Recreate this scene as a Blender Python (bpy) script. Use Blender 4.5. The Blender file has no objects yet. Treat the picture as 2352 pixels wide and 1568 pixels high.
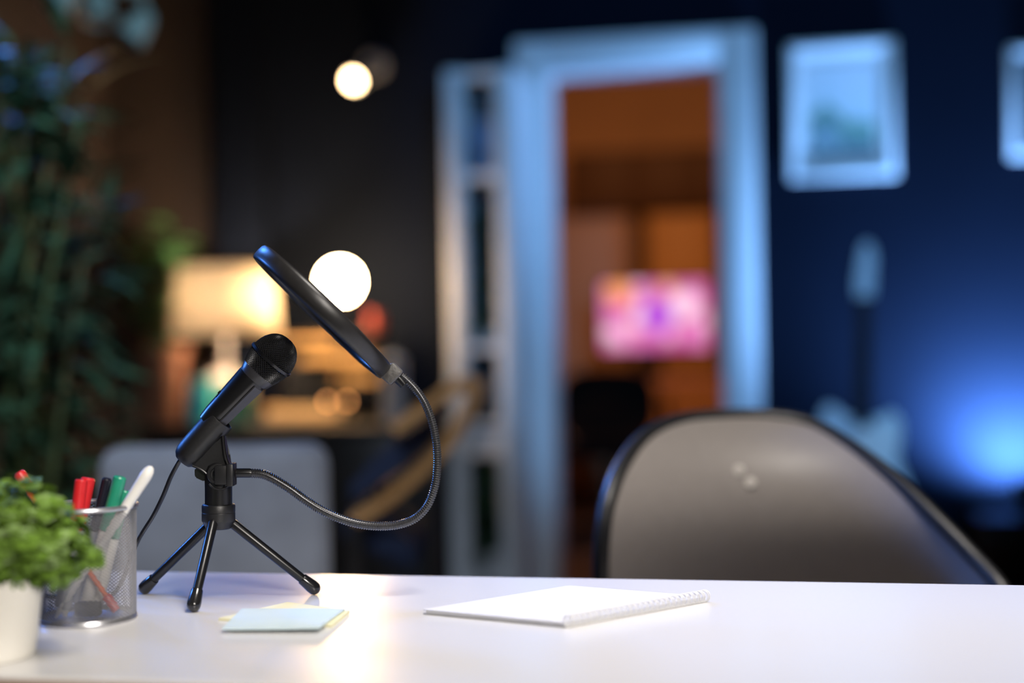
import bpy, bmesh, math, random
from mathutils import Vector, Matrix, Quaternion
random.seed(7)
SC = bpy.context.scene
COL = SC.collection
PI = math.pi
rad = math.radians

# ------------------------------------------------------------------ camera
F = 50.0 / 36.0 * 2352.0
TH, RO = rad(11.3), rad(1.0)
CAMP = Vector((0, 0, 0.97))
H = Vector((-math.sin(TH), math.cos(TH), 0))
RT = Vector((math.cos(TH), math.sin(TH), 0))
UZ = Vector((0, 0, 1))
CX = RT * math.cos(RO) - UZ * math.sin(RO)
CY = RT * math.sin(RO) + UZ * math.cos(RO)
FOCUS = 1.28
cd = bpy.data.cameras.new('camera')
cam = bpy.data.objects.new('camera', cd)
COL.objects.link(cam)
M3 = Matrix((CX, CY, -H)).transposed()
cam.matrix_world = Matrix.Translation(CAMP) @ M3.to_4x4()
cd.lens, cd.sensor_width, cd.clip_start = 50, 36, 0.05
cd.dof.use_dof = True
cd.dof.focus_distance = FOCUS
cd.dof.aperture_fstop = 1.5
SC.camera = cam

# ------------------------------------------------------------------ world, exposure, big lights
wd = bpy.data.worlds.new('world')
wd.use_nodes = True
wd.node_tree.nodes['Background'].inputs[0].default_value = (0.25, 0.4, 1, 1)
wd.node_tree.nodes['Background'].inputs[1].default_value = 0.004
SC.world = wd
vs = SC.view_settings
vs.view_transform = 'Standard'
vs.look = 'None'
vs.gamma = 1
vs.use_curve_mapping = False
vs.exposure = 0


def area(name, loc, target, size, watts, color, spread=180, size_y=None):
    l = bpy.data.lights.new(name, 'AREA')
    l.energy, l.color, l.size, l.spread = watts, color, size, rad(spread)
    if size_y:
        l.shape = 'RECTANGLE'
        l.size_y = size_y
    o = bpy.data.objects.new(name, l)
    COL.objects.link(o)
    o.location = loc
    o.rotation_euler = (Vector(target) - Vector(loc)).to_track_quat('-Z', 'Y').to_euler()
    return o


def point(name, loc, watts, color, r=0.03):
    l = bpy.data.lights.new(name, 'POINT')
    l.energy, l.color, l.shadow_soft_size = watts, color, r
    o = bpy.data.objects.new(name, l)
    COL.objects.link(o)
    o.location = loc
    return o


def spot(name, loc, target, watts, color, angle, blend=1.0, r=0.04):
    l = bpy.data.lights.new(name, 'SPOT')
    l.energy, l.color, l.shadow_soft_size = watts, color, r
    l.spot_size, l.spot_blend = rad(angle), blend
    o = bpy.data.objects.new(name, l)
    COL.objects.link(o)
    o.location = loc
    o.rotation_euler = (Vector(target) - Vector(loc)).to_track_quat('-Z', 'Y').to_euler()
    return o


BLUE = (0.10, 0.36, 1.0)
WARM = (1.0, 0.56, 0.2)
area('key_softbox', (0.35, 0.85, 2.6), (0.0, 1.35, 0.74), 0.6, 7.3, (1.0, 0.935, 0.865), 55)
area('front_softbox', (0.7, -0.6, 1.75), (-0.62, 1.05, 0.8), 0.6, 2.1, (1.0, 0.93, 0.85), 34)
spot('corner_fill_light', (1.2, 0.8, 2.55), (-1.75, 3.05, 1.78), 170, (0.30, 0.72, 0.90), 24, 0.6, 0.1)  # added spot that brightens the ceiling bar and upper leaves
area('plant_fill_light', (-0.7, 0.5, 2.6), (-1.25, 2.7, 1.2), 0.5, 4, (0.66, 0.8, 1.0), 38)  # added fill that brightens the tall plant
area('blue_side_light', (-1.9, 2.7, 2.3), (-0.1, 1.6, 0.8), 0.3, 3, (0.08, 0.28, 1.0), 36)
area('blue_strip_light', (-1.9, 1.55, 1.5), (-0.3, 1.4, 0.85), 0.25, 1.3, (0.08, 0.28, 1.0), 45)
spot('blue_wall_light', (0.9, 0.6, 2.4), (0.0, 5.37, 1.66), 560, (0.20, 0.48, 0.93), 36, 0.3, 0.12)
area('blue_rim_light', (-1.95, 3.9, 2.66), (-0.1, 1.5, 0.9), 0.35, 1.2, (0.06, 0.26, 1.0), 50)
area('next_room_ceiling_light', (-0.9, 6.15, 2.6), (-0.9, 7.2, 0.6), 0.6, 30, (1.0, 0.38, 0.13))

# ------------------------------------------------------------------ helpers


def V(px, py, d):
    return CAMP + (H + CX * ((px - 1176) / F) - CY * ((py - 784) / F)) * d


def DIR(px, py):
    return H + CX * ((px - 1176) / F) - CY * ((py - 784) / F)


def G(px, py, z):
    r = DIR(px, py)
    return CAMP + r * ((z - CAMP.z) / r.z)


def W(px, py, Y):
    r = DIR(px, py)
    return CAMP + r * (Y / r.y)


def S(px, d):
    return px * d / F


MATS = {}


def mat(name, col, rough=0.5, metal=0.0, var=0.08, scale=30, bump=0.0, coat=0.0, coat_r=0.1, emit=None, es=0.0,
        spec=0.5, trans=0.0, sub=0.0, alpha=1.0, sheen=0.0):
    if name in MATS:
        return MATS[name]
    m = bpy.data.materials.new(name)
    m.use_nodes = True
    nt = m.node_tree
    b = nt.nodes['Principled BSDF']
    b.inputs['Roughness'].default_value = rough
    b.inputs['Metallic'].default_value = metal
    b.inputs['Coat Weight'].default_value = coat
    b.inputs['Coat Roughness'].default_value = coat_r
    b.inputs['Specular IOR Level'].default_value = spec
    b.inputs['Transmission Weight'].default_value = trans
    b.inputs['Alpha'].default_value = alpha
    b.inputs['Sheen Weight'].default_value = sheen
    if sub:
        b.inputs['Subsurface Weight'].default_value = sub
    tc = nt.nodes.new('ShaderNodeTexCoord')
    nz = nt.nodes.new('ShaderNodeTexNoise')
    nz.inputs['Scale'].default_value = scale
    nz.inputs['Detail'].default_value = 4
    nt.links.new(tc.outputs['Object'], nz.inputs['Vector'])
    rp = nt.nodes.new('ShaderNodeValToRGB')
    rp.color_ramp.elements[0].position = 0.3
    rp.color_ramp.elements[1].position = 0.7
    rp.color_ramp.elements[0].color = (*[c * (1 - var) for c in col], 1)
    rp.color_ramp.elements[1].color = (*[min(1, c * (1 + var)) for c in col], 1)
    nt.links.new(nz.outputs['Fac'], rp.inputs[0])
    nt.links.new(rp.outputs[0], b.inputs['Base Color'])
    if bump:
        bp = nt.nodes.new('ShaderNodeBump')
        bp.inputs['Strength'].default_value = bump
        bp.inputs['Distance'].default_value = 0.002
        nt.links.new(nz.outputs['Fac'], bp.inputs['Height'])
        nt.links.new(bp.outputs[0], b.inputs['Normal'])
    if emit:
        b.inputs['Emission Color'].default_value = (*emit, 1)
        b.inputs['Emission Strength'].default_value = es
    MATS[name] = m
    return m


def wood(name, c1, c2, rough=0.45, scale=6, axis='X', coat=0.0):
    if name in MATS:
        return MATS[name]
    m = mat(name, c1, rough, coat=coat)
    nt = m.node_tree
    b = nt.nodes['Principled BSDF']
    tc = nt.nodes.new('ShaderNodeTexCoord')
    mp = nt.nodes.new('ShaderNodeMapping')
    mp.inputs['Scale'].default_value = {'X': (0.3, 4, 4), 'Y': (4, 0.3, 4), 'Z': (4, 4, 0.3)}[axis]
    wv = nt.nodes.new('ShaderNodeTexNoise')
    wv.inputs['Scale'].default_value = scale
    wv.inputs['Detail'].default_value = 6
    wv.inputs['Distortion'].default_value = 1.2
    rp = nt.nodes.new('ShaderNodeValToRGB')
    rp.color_ramp.elements[0].position = 0.35
    rp.color_ramp.elements[1].position = 0.65
    rp.color_ramp.elements[0].color = (*c1, 1)
    rp.color_ramp.elements[1].color = (*c2, 1)
    nt.links.new(tc.outputs['Object'], mp.inputs[0])
    nt.links.new(mp.outputs[0], wv.inputs['Vector'])
    nt.links.new(wv.outputs['Fac'], rp.inputs[0])
    nt.links.new(rp.outputs[0], b.inputs['Base Color'])
    return m


ROOTLOC = {}


def tag(o, label=None, cat=None, group=None, kind=None):
    if label:
        o['label'] = label
    if cat:
        o['category'] = cat
    if group:
        o['group'] = group
    if kind:
        o['kind'] = kind
    return o


def thing(name, loc, label, cat, group=None):
    o = bpy.data.objects.new(name, None)
    COL.objects.link(o)
    o.location = loc
    o.empty_display_size = 0.05
    ROOTLOC[o.name] = Vector(loc)
    return tag(o, label, cat, group)


def obj(name, bm, m, parent=None, smooth=28, loc=None, label=None, kind=None):
    """bm holds world coordinates; the mesh is stored relative to the thing's base"""
    base = Vector((0, 0, 0))
    if parent is not None:
        base = ROOTLOC[parent.name]
    elif loc is not None:
        base = Vector(loc)
    bmesh.ops.translate(bm, verts=bm.verts, vec=-base)
    bmesh.ops.recalc_face_normals(bm, faces=bm.faces)
    me = bpy.data.meshes.new(name)
    bm.to_mesh(me)
    bm.free()
    if smooth:
        for p in me.polygons:
            p.use_smooth = True
        me.set_sharp_from_angle(angle=rad(smooth))
    o = bpy.data.objects.new(name, me)
    COL.objects.link(o)
    if m:
        me.materials.append(m)
    if parent is not None:
        o.parent = parent
    else:
        o.location = base
    ROOTLOC[o.name] = base
    tag(o, label, None, None, kind)
    return o


def link_copy(src, parent, mw):
    """copy of a part sharing mesh data; mw is its matrix relative to the thing's base"""
    c = src.copy()
    COL.objects.link(c)
    c.parent = parent
    c.matrix_local = mw
    ROOTLOC[c.name] = ROOTLOC[parent.name]
    return c


def NB():
    return bmesh.new()


def box(bm, c, size, rot=None, bev=0.0, seg=2):
    r = bmesh.ops.create_cube(bm, size=1)
    vs_ = r['verts']
    bmesh.ops.scale(bm, vec=size, verts=vs_)
    if bev:
        es = list({e for v in vs_ for e in v.link_edges})
        rr = bmesh.ops.bevel(bm, geom=es, offset=bev, segments=seg, affect='EDGES', profile=0.5)
        vs_ = list({v for f in rr['faces'] for v in f.verts} | {v for v in vs_ if v.is_valid})
        vs_ = list({v for v in vs_ if v.is_valid})
        # include whole island
        st, seen = list(vs_), set(vs_)
        while st:
            v = st.pop()
            for e in v.link_edges:
                w = e.other_vert(v)
                if w not in seen:
                    seen.add(w)
                    st.append(w)
        vs_ = list(seen)
    if rot is not None:
        bmesh.ops.transform(bm, matrix=rot.to_4x4(), verts=vs_)
    bmesh.ops.translate(bm, vec=c, verts=vs_)
    return vs_


def box2(bm, a, b, bev=0.0, seg=2):
    a, b = Vector(a), Vector(b)
    return box(bm, (a + b) / 2, [max(abs(b[i] - a[i]), 1e-4) for i in range(3)], None, bev, seg)


def frame_of(ax):
    ax = ax.normalized()
    t = Vector((0, 0, 1)) if abs(ax.z) < 0.9 else Vector((1, 0, 0))
    u = ax.cross(t).normalized()
    return u, ax.cross(u).normalized()


def rings(bm, cs, us, vs2, rs, seg=24, cap=True, closed=False):
    allr = []
    for c, u, v, r in zip(cs, us, vs2, rs):
        rr = r if isinstance(r, tuple) else (r, r)
        allr.append([bm.verts.new(c + u * (rr[0] * math.cos(2 * PI * k / seg)) + v * (rr[1] * math.sin(2 * PI * k / seg))) for k in range(seg)])
    n = len(allr)
    for i in range(n if closed else n - 1):
        A, Bq = allr[i], allr[(i + 1) % n]
        for k in range(seg):
            bm.faces.new((A[k], A[(k + 1) % seg], Bq[(k + 1) % seg], Bq[k]))
    if cap and not closed:
        bm.faces.new(allr[0][::-1])
        bm.faces.new(allr[-1])
    return allr


def lathe(bm, base, ax, prof, seg=32, cap=True):
    """prof: list of (distance along axis, radius)"""
    ax = ax.normalized()
    u, v = frame_of(ax)
    n = len(prof)
    return rings(bm, [base + ax * t for t, r in prof], [u] * n, [v] * n, [max(r, 1e-5) for t, r in prof], seg, cap)


def tube(bm, pts, rs, seg=12, cap=True, closed=False):
    pts = [Vector(p) for p in pts]
    n = len(pts)
    if not isinstance(rs, (list, tuple)):
        rs = [rs] * n
    us, vs2 = [], []
    u = None
    for i in range(n):
        if closed:
            t = pts[(i + 1) % n] - pts[i - 1]
        else:
            t = pts[min(i + 1, n - 1)] - pts[max(i - 1, 0)]
        t.normalize()
        if u is None:
            u, v = frame_of(t)
        else:
            u = (u - t * u.dot(t)).normalized()
            v = t.cross(u)
        us.append(u.copy())
        vs2.append(v.copy())
    return rings(bm, pts, us, vs2, rs, seg, cap, closed)


def catmull(pts, n=8, closed=False):
    pts = [Vector(p) for p in pts]
    out = []
    m = len(pts)
    for i in range(m if closed else m - 1):
        if closed:
            p0, p1, p2, p3 = pts[i - 1], pts[i], pts[(i + 1) % m], pts[(i + 2) % m]
        else:
            p0, p1, p2, p3 = pts[max(i - 1, 0)], pts[i], pts[i + 1], pts[min(i + 2, m - 1)]
        for k in range(n):
            t = k / n
            out.append(0.5 * ((2 * p1) + (p2 - p0) * t + (2 * p0 - 5 * p1 + 4 * p2 - p3) * t * t + (3 * p1 - p0 - 3 * p2 + p3) * t ** 3))
    if not closed:
        out.append(pts[-1])
    return out


def resample(pts, step):
    out = [pts[0]]
    acc = 0.0
    for a, b in zip(pts, pts[1:]):
        L = (b - a).length
        t = step - acc
        while t <= L:
            out.append(a.lerp(b, t / L))
            t += step
        acc = (acc + L) % step if True else 0
        acc = L - (t - step)
    return out


def sphere(bm, c, r, seg=24, rg=14, sc=(1, 1, 1)):
    q = bmesh.ops.create_uvsphere(bm, u_segments=seg, v_segments=rg, radius=r)
    bmesh.ops.scale(bm, vec=sc, verts=q['verts'])
    bmesh.ops.translate(bm, vec=c, verts=q['verts'])


def prism(bm, outline, d):
    """outline: list of world points (planar); extruded by vector d"""
    a = [bm.verts.new(p) for p in outline]
    b = [bm.verts.new(p + d) for p in outline]
    n = len(a)
    bm.faces.new(a)
    bm.faces.new(b[::-1])
    for i in range(n):
        bm.faces.new((a[i], b[i], b[(i + 1) % n], a[(i + 1) % n]))


def diamonds(bm, ringfun, rows, cols):
    """expanded-metal diamonds; ringfun(k) -> (centre, u, v, r)"""
    vv = []
    for k in range(rows + 1):
        c, u, v, r = ringfun(k)
        vv.append([bm.verts.new(c + (u * math.cos((i + 0.5 * (k % 2)) * 2 * PI / cols) + v * math.sin((i + 0.5 * (k % 2)) * 2 * PI / cols)) * r) for i in range(cols)])
    for k in range(rows - 1):
        for i in range(cols):
            o = k % 2
            a = vv[k][i]
            c = vv[k + 2][i]
            l = vv[k + 1][(i - 1 + o) % cols]
            r_ = vv[k + 1][(i + o) % cols]
            bm.faces.new((a, r_, c, l))


def wire(o, t):
    w = o.modifiers.new('wire', 'WIREFRAME')
    w.thickness = t
    w.use_replace = True
    w.use_even_offset = False
    return o


def leaf_mesh(name, m, wr=0.22, fold=0.12, droop=0.25, n=5):
    """unit leaf along +X, up +Z"""
    bm = NB()
    rows = []
    for i in range(n + 1):
        t = i / n
        w = wr * math.sin(PI * min(1, t * 0.92 + 0.04)) ** 0.8 * (1 - 0.35 * t)
        z = -droop * t * t
        rows.append((bm.verts.new((t, -w, z + fold * w)), bm.verts.new((t, 0, z)), bm.verts.new((t, w, z + fold * w))))
    for a, b in zip(rows, rows[1:]):
        bm.faces.new((a[0], b[0], b[1], a[1]))
        bm.faces.new((a[1], b[1], b[2], a[2]))
    me = bpy.data.meshes.new(name)
    bm.to_mesh(me)
    bm.free()
    for p in me.polygons:
        p.use_smooth = True
    me.materials.append(m)
    return me


def orient(pos, d, up, s):
    d = d.normalized()
    y = up.cross(d)
    if y.length < 1e-3:
        y = Vector((0, 1, 0)).cross(d)
    y.normalize()
    z = d.cross(y)
    return Matrix.Translation(pos) @ Matrix((d, y, z)).transposed().to_4x4() @ Matrix.Scale(s, 4)


def struct(name, bm, m, smooth=0, parent=None):
    o = obj(name, bm, m, parent, smooth)
    if parent is None:
        o['kind'] = 'structure'
    return o


# ------------------------------------------------------------------ materials
NAVY = mat('navy_paint', (0.0046, 0.0066, 0.0132), 0.8, var=0.05, scale=3, spec=0.02)
BROWNWALL = mat('plum_brown_paint', (0.036, 0.023, 0.018), 0.75, var=0.06, scale=3)
FLOORM = wood('dark_floor', (0.03, 0.02, 0.014), (0.05, 0.033, 0.022), 0.45, 3, 'Y')
CEIL = mat('ceiling_paint', (0.05, 0.05, 0.055), 0.9, var=0.03)
WHITE = mat('white_lacquer', (0.72, 0.72, 0.72), 0.4, var=0.03, scale=8)
ORWALL = mat('tan_wall_paint', (0.5, 0.36, 0.24), 0.75, var=0.05, scale=4)
DESKW = mat('desk_white_laminate', (0.66, 0.65, 0.645), 0.30, var=0.01, scale=200, coat=0.3, coat_r=0.2)
BLK = mat('matte_black_plastic', (0.009, 0.009, 0.010), 0.42, var=0.15, scale=400, bump=0.05)
BLKS = mat('satin_black_metal', (0.007, 0.007, 0.008), 0.28, var=0.1, scale=200)
BLKG = mat('gloss_black_rubber', (0.011, 0.011, 0.012), 0.2, var=0.1, scale=200, coat=0.3)
GREYP = mat('grey_plastic_panel', (0.036, 0.035, 0.039), 0.34, var=0.08, scale=300)
GOOSE = mat('black_nickel', (0.10, 0.10, 0.105), 0.25, metal=0.75, var=0.1, scale=300)
MESHM = mat('black_wire', (0.024, 0.024, 0.026), 0.35, metal=0.4, var=0.1, scale=300)
DARKWOOD = wood('black_brown_wood', (0.010, 0.008, 0.007), (0.018, 0.013, 0.010), 0.45, 5, 'X')

# ------------------------------------------------------------------ room shell
YB = 5.37
XL, XR, ZC = -2.75, 2.4, 2.75
YF = -1.6
TW = 0.15
dl = W(1256, 500, YB).x
dr = W(1667, 500, YB).x
dt = W(1460, 152, YB).z
bm = NB(); box2(bm, (XL - 0.6, YF - 0.2, -0.1), (XR + 0.2, 9.4, 0)); struct('floor', bm, FLOORM)
bm = NB(); box2(bm, (XL - 0.6, YF - 0.2, ZC), (XR + 0.2, YB + TW, ZC + 0.1)); struct('ceiling', bm, CEIL)
bm = NB()
box2(bm, (W(600, 500, YB).x, YB, 0), (dl, YB + TW, ZC))
box2(bm, (dr, YB, 0), (XR + 0.15, YB + TW, ZC))
box2(bm, (dl, YB, dt), (dr, YB + TW, ZC))
struct('wall_back', bm, NAVY)
bm = NB(); box2(bm, (XL - 0.15, YB, 0), (W(600, 500, YB).x, YB + TW, ZC)); struct('wall_back_left', bm, BROWNWALL)
bm = NB(); box2(bm, (XL - 0.15, YF, 0), (XL, YB, ZC)); struct('wall_left', bm, BROWNWALL)
bm = NB(); box2(bm, (XR, YF, 0), (XR + 0.15, YB, ZC)); struct('wall_right', bm, NAVY)
bm = NB(); box2(bm, (XL - 0.15, YF - 0.15, 0), (XR + 0.15, YF, ZC)); struct('wall_front', bm, NAVY)
# dark pilaster in the left corner
pa, pb = W(494, 500, YB - 0.1).x, W(606, 500, YB - 0.1).x
bm = NB(); box2(bm, (pa, YB - 0.1, 0), (pb, YB, ZC), 0.004); struct('trim_2', bm, NAVY)
# baseboard pieces
BASEM = mat('baseboard_black', (0.02, 0.02, 0.025), 0.5)
bm = NB(); box2(bm, (dr + 0.12, YB - 0.015, 0), (XR, YB, 0.09), 0.003); struct('baseboard_right', bm, BASEM)
# door casing
fr = tag(bpy.data.objects.new('door_1', None), None, None, None, 'structure')
COL.objects.link(fr); ROOTLOC['door_1'] = Vector((0, 0, 0))
ol, orr = W(1188, 500, YB).x, W(1742, 500, YB).x
ot = W(1460, 82, YB).z
for nm, a, b in (('casing', (ol, YB - 0.03, 0), (dl + 0.012, YB, ot)), ('casing', (dr - 0.012, YB - 0.03, 0), (orr, YB, ot)),
                 ('casing', (dl + 0.012, YB - 0.03, dt - 0.012), (dr - 0.012, YB, ot))):
    bm = NB(); box2(bm, a, b, 0.008); obj(nm, bm, WHITE, fr)
for nm, a, b in (('jamb', (dl, YB, 0), (dl + 0.02, YB + TW, dt)), ('jamb', (dr - 0.02, YB, 0), (dr, YB + TW, dt)),
                 ('jamb', (dl, YB, dt - 0.02), (dr, YB + TW, dt))):
    bm = NB(); box2(bm, a, b); obj(nm, bm, WHITE, fr)
# next room
YI = YB + TW
YE = 9.0
bm = NB(); box2(bm, (-2.9, YE, 0), (1.4, YE + 0.1, 3.0)); struct('wall_far', bm, ORWALL)
bm = NB(); box2(bm, (-2.9, YI, 0), (-2.8, YE, 3.0)); struct('wall_far_left', bm, ORWALL)
bm = NB(); box2(bm, (1.4, YI, 0), (1.5, YE, 3.0)); struct('wall_far_right', bm, ORWALL)
bm = NB(); box2(bm, (-2.9, YI, 2.85), (1.5, YE, 2.95)); struct('ceiling.001', bm, ORWALL)

# ------------------------------------------------------------------ desk
DZ = 0.74
YD0, YD1 = 0.915, 1.362
XD0, XD1 = -1.0, 1.15
t = thing('desk', (0.05, 1.14, 0), 'glossy white desk in the foreground with a brown front edge', 'desk')
bm = NB(); box2(bm, (XD0, YD0, DZ - 0.025), (XD1, YD1, DZ), 0.0015); obj('tabletop', bm, DESKW, t, 0)
bm = NB(); box2(bm, (XD0, YD0 - 0.003, DZ - 0.027), (XD1, YD0 - 0.0002, DZ - 0.0025), 0.0006)
obj('edge_band', bm, wood('edge_brown', (0.30, 0.20, 0.14), (0.36, 0.25, 0.18), 0.5), t, label='brown front edge band')  # front edge coloured brown
LEGM = mat('white_powder_steel', (0.6, 0.6, 0.6), 0.4)
for x in (XD0 + 0.04, XD1 - 0.04):
    for y in (YD0 + 0.05, YD1 - 0.05):
        bm = NB(); box2(bm, (x - 0.02, y - 0.02, 0), (x + 0.02, y + 0.02, DZ - 0.025), 0.003); obj('leg', bm, LEGM, t)

# ------------------------------------------------------------------ microphone
D = 1.29
mp = D / F          # metres per pixel at the microphone
hubc = V(502, 1200, D)
MB = Vector((hubc.x, hubc.y, DZ))
mic = thing('desk_microphone', MB, 'black microphone on a small tripod with gooseneck and round pop filter', 'microphone')


def PV(dx, dy):
    """direction in the picture plane (pixels right, pixels down)"""
    return (CX * dx - CY * dy)


ax = PV(0.675, -0.738).normalized()
pp = PV(0.738, 0.675).normalized()
RC = V(623, 825, D)     # ring centre
# grille
prof = []
for k in range(0, 31):
    a = k / 30 * PI / 2
    prof.append((60 * math.sin(a), 52 * math.cos(a) ** 0.85 if k < 30 else 0.5))
low = [(-40 + 4 * k, 43 + (52 - 43) * math.sin(k / 10 * PI / 2)) for k in range(10)]
full = low + prof
full = [(a * mp, r * mp) for a, r in full]
u0, v0 = frame_of(ax)


def interp(pr, n):
    L = [0]
    for a, b in zip(pr, pr[1:]):
        L.append(L[-1] + math.hypot(b[0] - a[0], b[1] - a[1]))
    out = []
    j = 0
    for i in range(n + 1):
        s = L[-1] * i / n
        while j < len(pr) - 2 and L[j + 1] < s:
            j += 1
        f = (s - L[j]) / max(1e-9, L[j + 1] - L[j])
        out.append((pr[j][0] + (pr[j + 1][0] - pr[j][0]) * f, pr[j][1] + (pr[j + 1][1] - pr[j][1]) * f))
    return out


gp = interp(full, 38)
bm = NB()
diamonds(bm, lambda k: (RC + ax * gp[k][0], u0, v0, max(gp[k][1], 0.0004)), 38, 50)
g = obj('grille', bm, MESHM, mic, 0)
wire(g, 0.0011)
bm = NB(); lathe(bm, RC, ax, [(a, max(1e-4, r - 0.0013)) for a, r in interp(full, 24)], 32)
obj('windscreen', bm, mat('black_foam', (0.004, 0.004, 0.005), 0.9, var=0.3, scale=900), mic)
bm = NB(); lathe(bm, RC, ax, [(a * mp, r * mp) for a, r in ((-4.5, 50), (-4.5, 54.5), (-3, 56.5), (3, 56.5), (4.5, 54.5), (4.5, 50))], 48)
obj('grille_band', bm, BLKS, mic)
bm = NB(); lathe(bm, RC, ax, [(a * mp, r * mp) for a, r in ((-60, 30), (-60, 37.5), (-58, 38.5), (-41, 44), (-39, 44), (-38, 42))], 48)
obj('collar', bm, GREYP, mic)
BO = -5 * mp
bb = RC + pp * (-1.5 * mp)
bm = NB(); lathe(bm, bb, (ax * 1.0 + pp * 0.022), [(a * mp, r * mp) for a, r in ((-205, 28), (-180, 31), (-64, 36.5), (-60, 36), (-59, 34))], 40)
obj('body', bm, BLKS, mic)
# body facet facing down-right and to the viewer, its light put into grey
vdir = (pp * 0.80 - H * 0.6).normalized()
wdir = ax.cross(vdir).normalized()
bm = NB()
c0, c1 = bb + (ax + pp * .022) * (-186 * mp) + vdir * (28.5 * mp), bb + (ax + pp * .022) * (-66 * mp) + vdir * (34.5 * mp)
al = (c1 - c0).normalized()
nn = wdir.cross(al).normalized()
if nn.dot(vdir) < 0:
    nn = -nn
prism(bm, [c0 - wdir * 12 * mp, c0 + wdir * 12 * mp, c1 + wdir * 15 * mp, c1 - wdir * 15 * mp], nn * (3.6 * mp))
bmesh.ops.bevel(bm, geom=list(bm.edges), offset=1.4 * mp, segments=2, affect='EDGES')
obj('side_panel', bm, GREYP, mic, label='facet of the microphone body coloured grey as if lit')
# switch
sw = V(509, 902, D) - H * 0.004
RM = Matrix((al, pp, al.cross(pp))).transposed()
bm = NB(); box(bm, sw + pp * 2 * mp, (26 * mp, 6 * mp, 16 * mp), RM, 0.0006); box(bm, sw - pp * 2 * mp, (9 * mp, 7 * mp, 9 * mp), RM, 0.0006)
obj('switch', bm, BLKG, mic)
# holder tube
hb = RC + pp * (4 * mp)
hax = (ax - pp * 0.012)
bm = NB(); lathe(bm, hb, hax, [(a * mp, r * mp) for a, r in ((-312, 8), (-310, 20), (-302, 28), (-290, 32.5), (-270, 34), (-183, 34.5), (-180, 34), (-179.5, 31.5), (-186, 31))], 48)
obj('clip_holder', bm, BLK, mic)
# fin under the holder (planar outline in the picture plane, extruded along the view)


def pix(lst, d):
    return [V(x, y, d) for x, y in lst]


fin = [(512, 1000), (516, 1025), (519, 1048), (524, 1062), (530, 1080), (500, 1095), (478, 1088), (455, 1078), (441, 1066), (470, 1030)]
bm = NB(); prism(bm, pix(fin, D - 0.007), H * 0.014); bmesh.ops.bevel(bm, geom=list(bm.edges), offset=0.0012, segments=2, affect='EDGES')
obj('clip_bracket', bm, BLK, mic)
bm = NB(); tube(bm, catmull(pix([(512, 1000), (514, 1025), (518, 1050), (527, 1075)], D - 0.0085), 6), 4 * mp, 8)
tube(bm, catmull(pix([(442, 1069), (462, 1078), (480, 1092)], D - 0.0085), 6), 3 * mp, 8)
obj('bracket_rib', bm, BLKS, mic)
# wing screw at the back of the swivel
knob = [(447, 1075), (458, 1072), (470, 1084), (476, 1100), (468, 1106), (456, 1100), (448, 1097), (446, 1086)]
bm = NB(); prism(bm, pix(knob, D - 0.004), H * 0.010); bmesh.ops.bevel(bm, geom=list(bm.edges), offset=0.001, segments=2, affect='EDGES')
obj('wing_screw', bm, BLKG, mic)
# swivel post
bm = NB()
up = PV(0, -1).normalized()
lathe(bm, V(502, 1160, D), up, [(a * mp, r * mp) for a, r in ((0, 31), (6, 31), (40, 31), (60, 31.5), (80, 31), (92, 27), (99, 18), (102, 6))], 40)
obj('swivel_post', bm, BLKS, mic)
bm = NB(); lathe(bm, V(505, 1086, D) - H * 0.0075, -H, [(0, 24 * mp), (0.004, 24 * mp), (0.0052, 22 * mp), (0.0055, 16 * mp), (0.0045, 14 * mp), (0.004, 4 * mp)], 40)
obj('swivel_disc', bm, BLK, mic)
arc = [V(505 + 25 * math.cos(a), 1088 + 25 * math.sin(a), D - 0.0118) for a in [PI * (0.25 + 1.35 * k / 24) - PI * 0.05 for k in range(25)]]
arc2 = [V(505 + 27 * math.cos(a), 1100 + 23 * math.sin(a), D - 0.0115) for a in [PI * (0.05 + 0.8 * k / 16) for k in range(17)]]
bm = NB(); tube(bm, arc2, 2.5 * mp, 8); obj('swivel_lip', bm, BLKS, mic)
# gooseneck clamp block
bm = NB(); box(bm, V(521, 1087, D) - H * 0.010, (40 * mp, 0.014, 44 * mp), M3 @ Matrix.Rotation(-PI / 2, 3, 'X'), 0.0012)
box(bm, V(537, 1087, D) - H * 0.010, (15 * mp, 0.019, 51 * mp), M3 @ Matrix.Rotation(-PI / 2, 3, 'X'), 0.001)
obj('gooseneck_clamp', bm, BLK, mic)
# hub
bm = NB(); lathe(bm, V(502, 1212, D), up, [(a * mp, r * mp) for a, r in ((-2, 26), (0, 29), (12, 35), (16, 37.5), (18, 38), (35, 38), (36, 37.2), (37, 38), (51, 38), (54, 36.5), (55, 34), (55, 28))], 48)
obj('hub', bm, BLK, mic)
# legs
DG = D - 0.010
feet = [((333, 1362), (484, 1202), 0.006), ((445, 1402), (490, 1197), -0.012), ((721, 1363), (532, 1200), 0.004)]
for (fx, fy), (hx, hy), off in feet:
    fr_ = 15.5 * mp
    fc = G(fx, fy - 13, DZ + fr_)
    top = V(hx, hy, D + off)
    d = (top - fc)
    L = d.length
    d.normalize()
    bm = NB(); lathe(bm, fc, d, [(0.004, 10.5 * mp), (L - 0.002, 11.3 * mp), (L, 9 * mp)], 24)
    lg = obj('leg', bm, BLKS, mic)
    bm = NB(); lathe(bm, fc, d, [(-fr_, 0.0008), (-fr_ * 0.93, fr_ * 0.38), (-fr_ * 0.7, fr_ * 0.72), (-fr_ * 0.3, fr_ * 0.96), (0, fr_), (8 * mp, 15.6 * mp), (20 * mp, 14.4 * mp), (34 * mp, 13.2 * mp), (36 * mp, 12.4 * mp), (36 * mp, 9 * mp)], 28)
    obj('foot', bm, BLKG, lg)
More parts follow.
